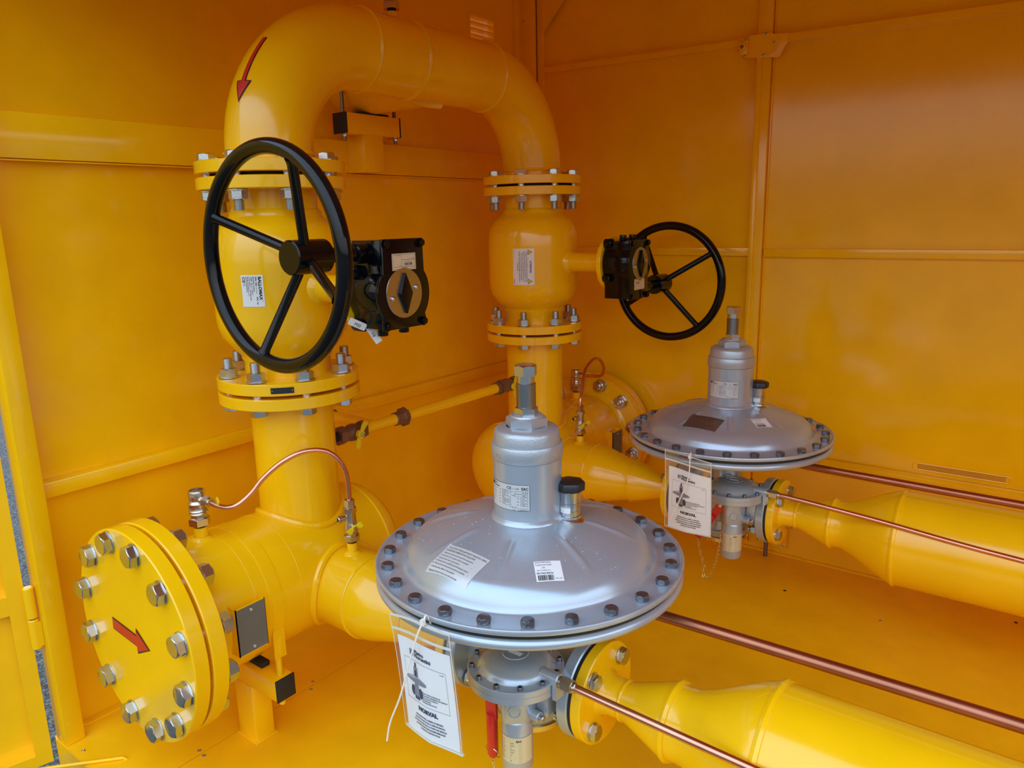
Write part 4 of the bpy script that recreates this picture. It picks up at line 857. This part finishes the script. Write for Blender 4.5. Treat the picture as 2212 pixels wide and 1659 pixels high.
bypass_valve(L - .100, .738, 1, 'cock with yellow handle on far riser, mostly hidden by regulator screw')

# ------------------------------------------------------------------ document pouches and cable ties
def pouch(y, c, sh, label, tie, tlabel, kind):
    tl, tr2, br, bl = [Vector((p[0], y + (.012 if i > 1 else .0), p[1])) for i, p in enumerate(c)]
    t = thing('document_pouch', label, 'pouch', tuple((bl + br) / 2))
    def P(a, b2, h):     # a 0..1 across, b2 0..1 down, gently waved
        p = tl.lerp(tr2, a).lerp(bl.lerp(br, a), b2); return p + Vector((0, -h + .0035 * math.sin(a * 5 + b2 * 3) * (1 - b2 * .6) - .006 * (1 - abs(2 * a - 1)) * (.4 + .6 * b2), 0))
    d = Decal(lambda a, b2, h: P(a, b2, h)); d.rect(0, 1, 0, 1, .0018, 0, 16, 20)
    d.rect(0, 1, 0, 1, -.0018, 0, 16, 20)
    d.build('sleeve', clear, t)
    d = Decal(lambda a, b2, h: P(a, b2, h)); d.rect(0, 1, .105, .125, .0024, 0, 16, 1, h0=.0016); d.rect(.0, 1, 0, .006, .0022, 0, 16, 1, h0=-.002); d.rect(.0, 1, .992, 1., .0022, 0, 16, 1, h0=-.002); d.rect(0, .012, 0, 1, .0022, 0, 1, 20); d.rect(.988, 1, 0, 1, .0022, 0, 1, 20)
    d.build('zip_seal', mat('milky_plastic', (.70, .68, .60), .3), t)
    s0, s1, s2, s3 = sh   # sheet extents in a, b2
    Wm = (tr2 - tl).length; Hm = (bl - tl).length
    def Q(a, b2, h): return P(s0 + (s1 - s0) * a, s2 + (s3 - s2) * (1 - b2), h)
    k = 1. / (Wm * (s1 - s0)); kv = 1. / (Hm * (s3 - s2)); ink_ = bink if kind == 0 else ink
    d = Decal(Q); d.rect(0, 1, 0, 1, .0004, 0, 14, 18, h0=-.0004)
    mp = d.mp
    def T(tx, a, b2, sz, wd=None, bold=0., al='L'):
        bold += .012
        vs, fs, W = text2d(tx, bold); kx = (wd / W) if wd else sz * .9; dx = {'L': 0, 'C': -W * kx / 2}[al]
        d.b.m = 1; d.b.add([mp(a + x * kx + dx, b2 + yy * sz, .0010) for x, yy in vs], fs)
    d.frame(.22, .30, .845, .905, .006, .001, 1); d.rect(.235, .255, .855, .895, .001, 1); d.rect(.265, .285, .87, .895, .001, 1)
    T('Pietro', .32, .878, .052, .20, .03); T('Fiorentini', .32, .838, .052, .33, .03)
    d.frame(.09, .90, .365, .80, .004, .001, 2, 10)
    # the printed picture of a regulator
    el = lambda ca, cb, ra, rb, mi, h, a0=0, a1=360: d.poly([(ca + ra * math.cos(rad(q)), cb + rb * math.sin(rad(q))) for q in range(a0, a1, 20)], h, mi)
    d.poly([(.27, .60), (.37, .60), (.36, .735), (.28, .735)], .0009, 2); d.poly([(.30, .735), (.34, .735), (.335, .78), (.305, .78)], .0009, 1)
    el(.32, .595, .215, .035, 2, .0011); el(.32, .588, .215, .026, 1, .0010); d.poly([(.12, .60), (.52, .60), (.40, .635), (.24, .635)], .0012, 3)
    el(.24, .475, .045, .055, 1, .0010); el(.40, .475, .045, .055, 1, .0010); d.poly([(.26, .43), (.38, .43), (.36, .56), (.28, .56)], .0011, 2); d.poly([(.27, .395), (.37, .395), (.37, .43), (.27, .43)], .0011, 1); d.poly([(.30, .62), (.34, .62), (.34, .70), (.30, .70)], .0012, 1)
    for i, s_ in enumerate(('REGOLATORE DI PRESSIONE', 'REGULATEUR DETENDEUR DE PRESSION', 'REGULADOR DE PRESION', 'DRUCKREGLER', 'PRESSURE REGULATOR')): T(s_, .42, .500 - i * .024, .018, (.34, .45, .29, .17, .27)[i], .02)
    T('E.280', .80, .765, .014, .07)
    T('NORVAL', .50, .285, .062, .37, .05, 'C')
    for i, s_ in enumerate(('ISTRUZIONI PER LA MESSA IN SERVIZIO', 'INSTRUCTIONS POUR LA MISE EN SERVICE', 'INSTRUCCIONES PARA LA PUESTA EN SERVICIO', 'ANWEISUNGEN FUER DIE INBETRIEBNAHME', 'STARTING UP INSTRUCTIONS')): T(s_, .50, .215 - i * .034, .022, (.52, .56, .61, .55, .36)[i], .03, 'C')
    o = d.build('printed_sheet', [paper, ink_, gink, mat('pale_print', (.45, .48, .60), .5)], t)
    tag_ = thing('cable_tie', tlabel, 'cable tie', tie[2], None)
    b = MB(); p = [Vector(q) for q in tie]; pc = crm(p, 8); b.tube(pc, .0014, 8)
    b.build('strap', nylon, tag_)
    b = MB(); q = p[2]; b.beam(q + Vector((0, -.001, .003)), q + Vector((0, -.001, -.005)), .0065, .005, (0, 1, 0)); b.build('head', nylon, tag_)
pouch(-.262, [(.5546, .4938), (.6742, .5025), (.6743, .3035), (.5624, .3083)], (.06, .955, .175, .985), 'clear document pouch with white sheet on front regulator, blue print', [(.622, -.2485, .494), (.624, -.2575, .5115), (.6245, -.2655, .506), (.6126, -.272, .4726), (.58, -.274, .3792), (.5543, -.275, .3222), (.5444, -.275, .2862)], 'long pale nylon cable tie hanging down from front regulator rim', 0)
pouch(L - .262, [(.5613, .5114), (.6781, .4987), (.6762, .3124), (.5589, .3149)], (.08, .985, .20, .99), 'clear document pouch on rear regulator, sheet lettered in black', [(.622, L - .2485, .494), (.624, L - .2575, .5115), (.6255, L - .2655, .506), (.6258, L - .272, .4591), (.609, L - .274, .4046), (.5814, L - .275, .3403)], 'short pale nylon cable tie lying across the rear pouch', 1)

# ------------------------------------------------------------------ repeats share a group
GROUPS = {'ball_valve': 'ball valves with handwheels', 'inlet_manifold': 'blind-flanged inlet headers', 'outlet_pipe': 'stepped outlet pipes', 'pressure_regulator': 'domed pressure regulators',
          'pipe_support': 'saddle supports under the headers', 'gauge_cock': 'small gauge cocks', 'copper_tube': 'copper impulse tubes', 'ball_cock': 'bypass cocks', 'document_pouch': 'document pouches on the regulators', 'cable_tie': 'cable ties on the pouches'}
for o in S.objects:
    k = o.name.split('.')[0]
    if o.parent is None and k in GROUPS and 'label' in o.keys(): o['group'] = GROUPS[k]
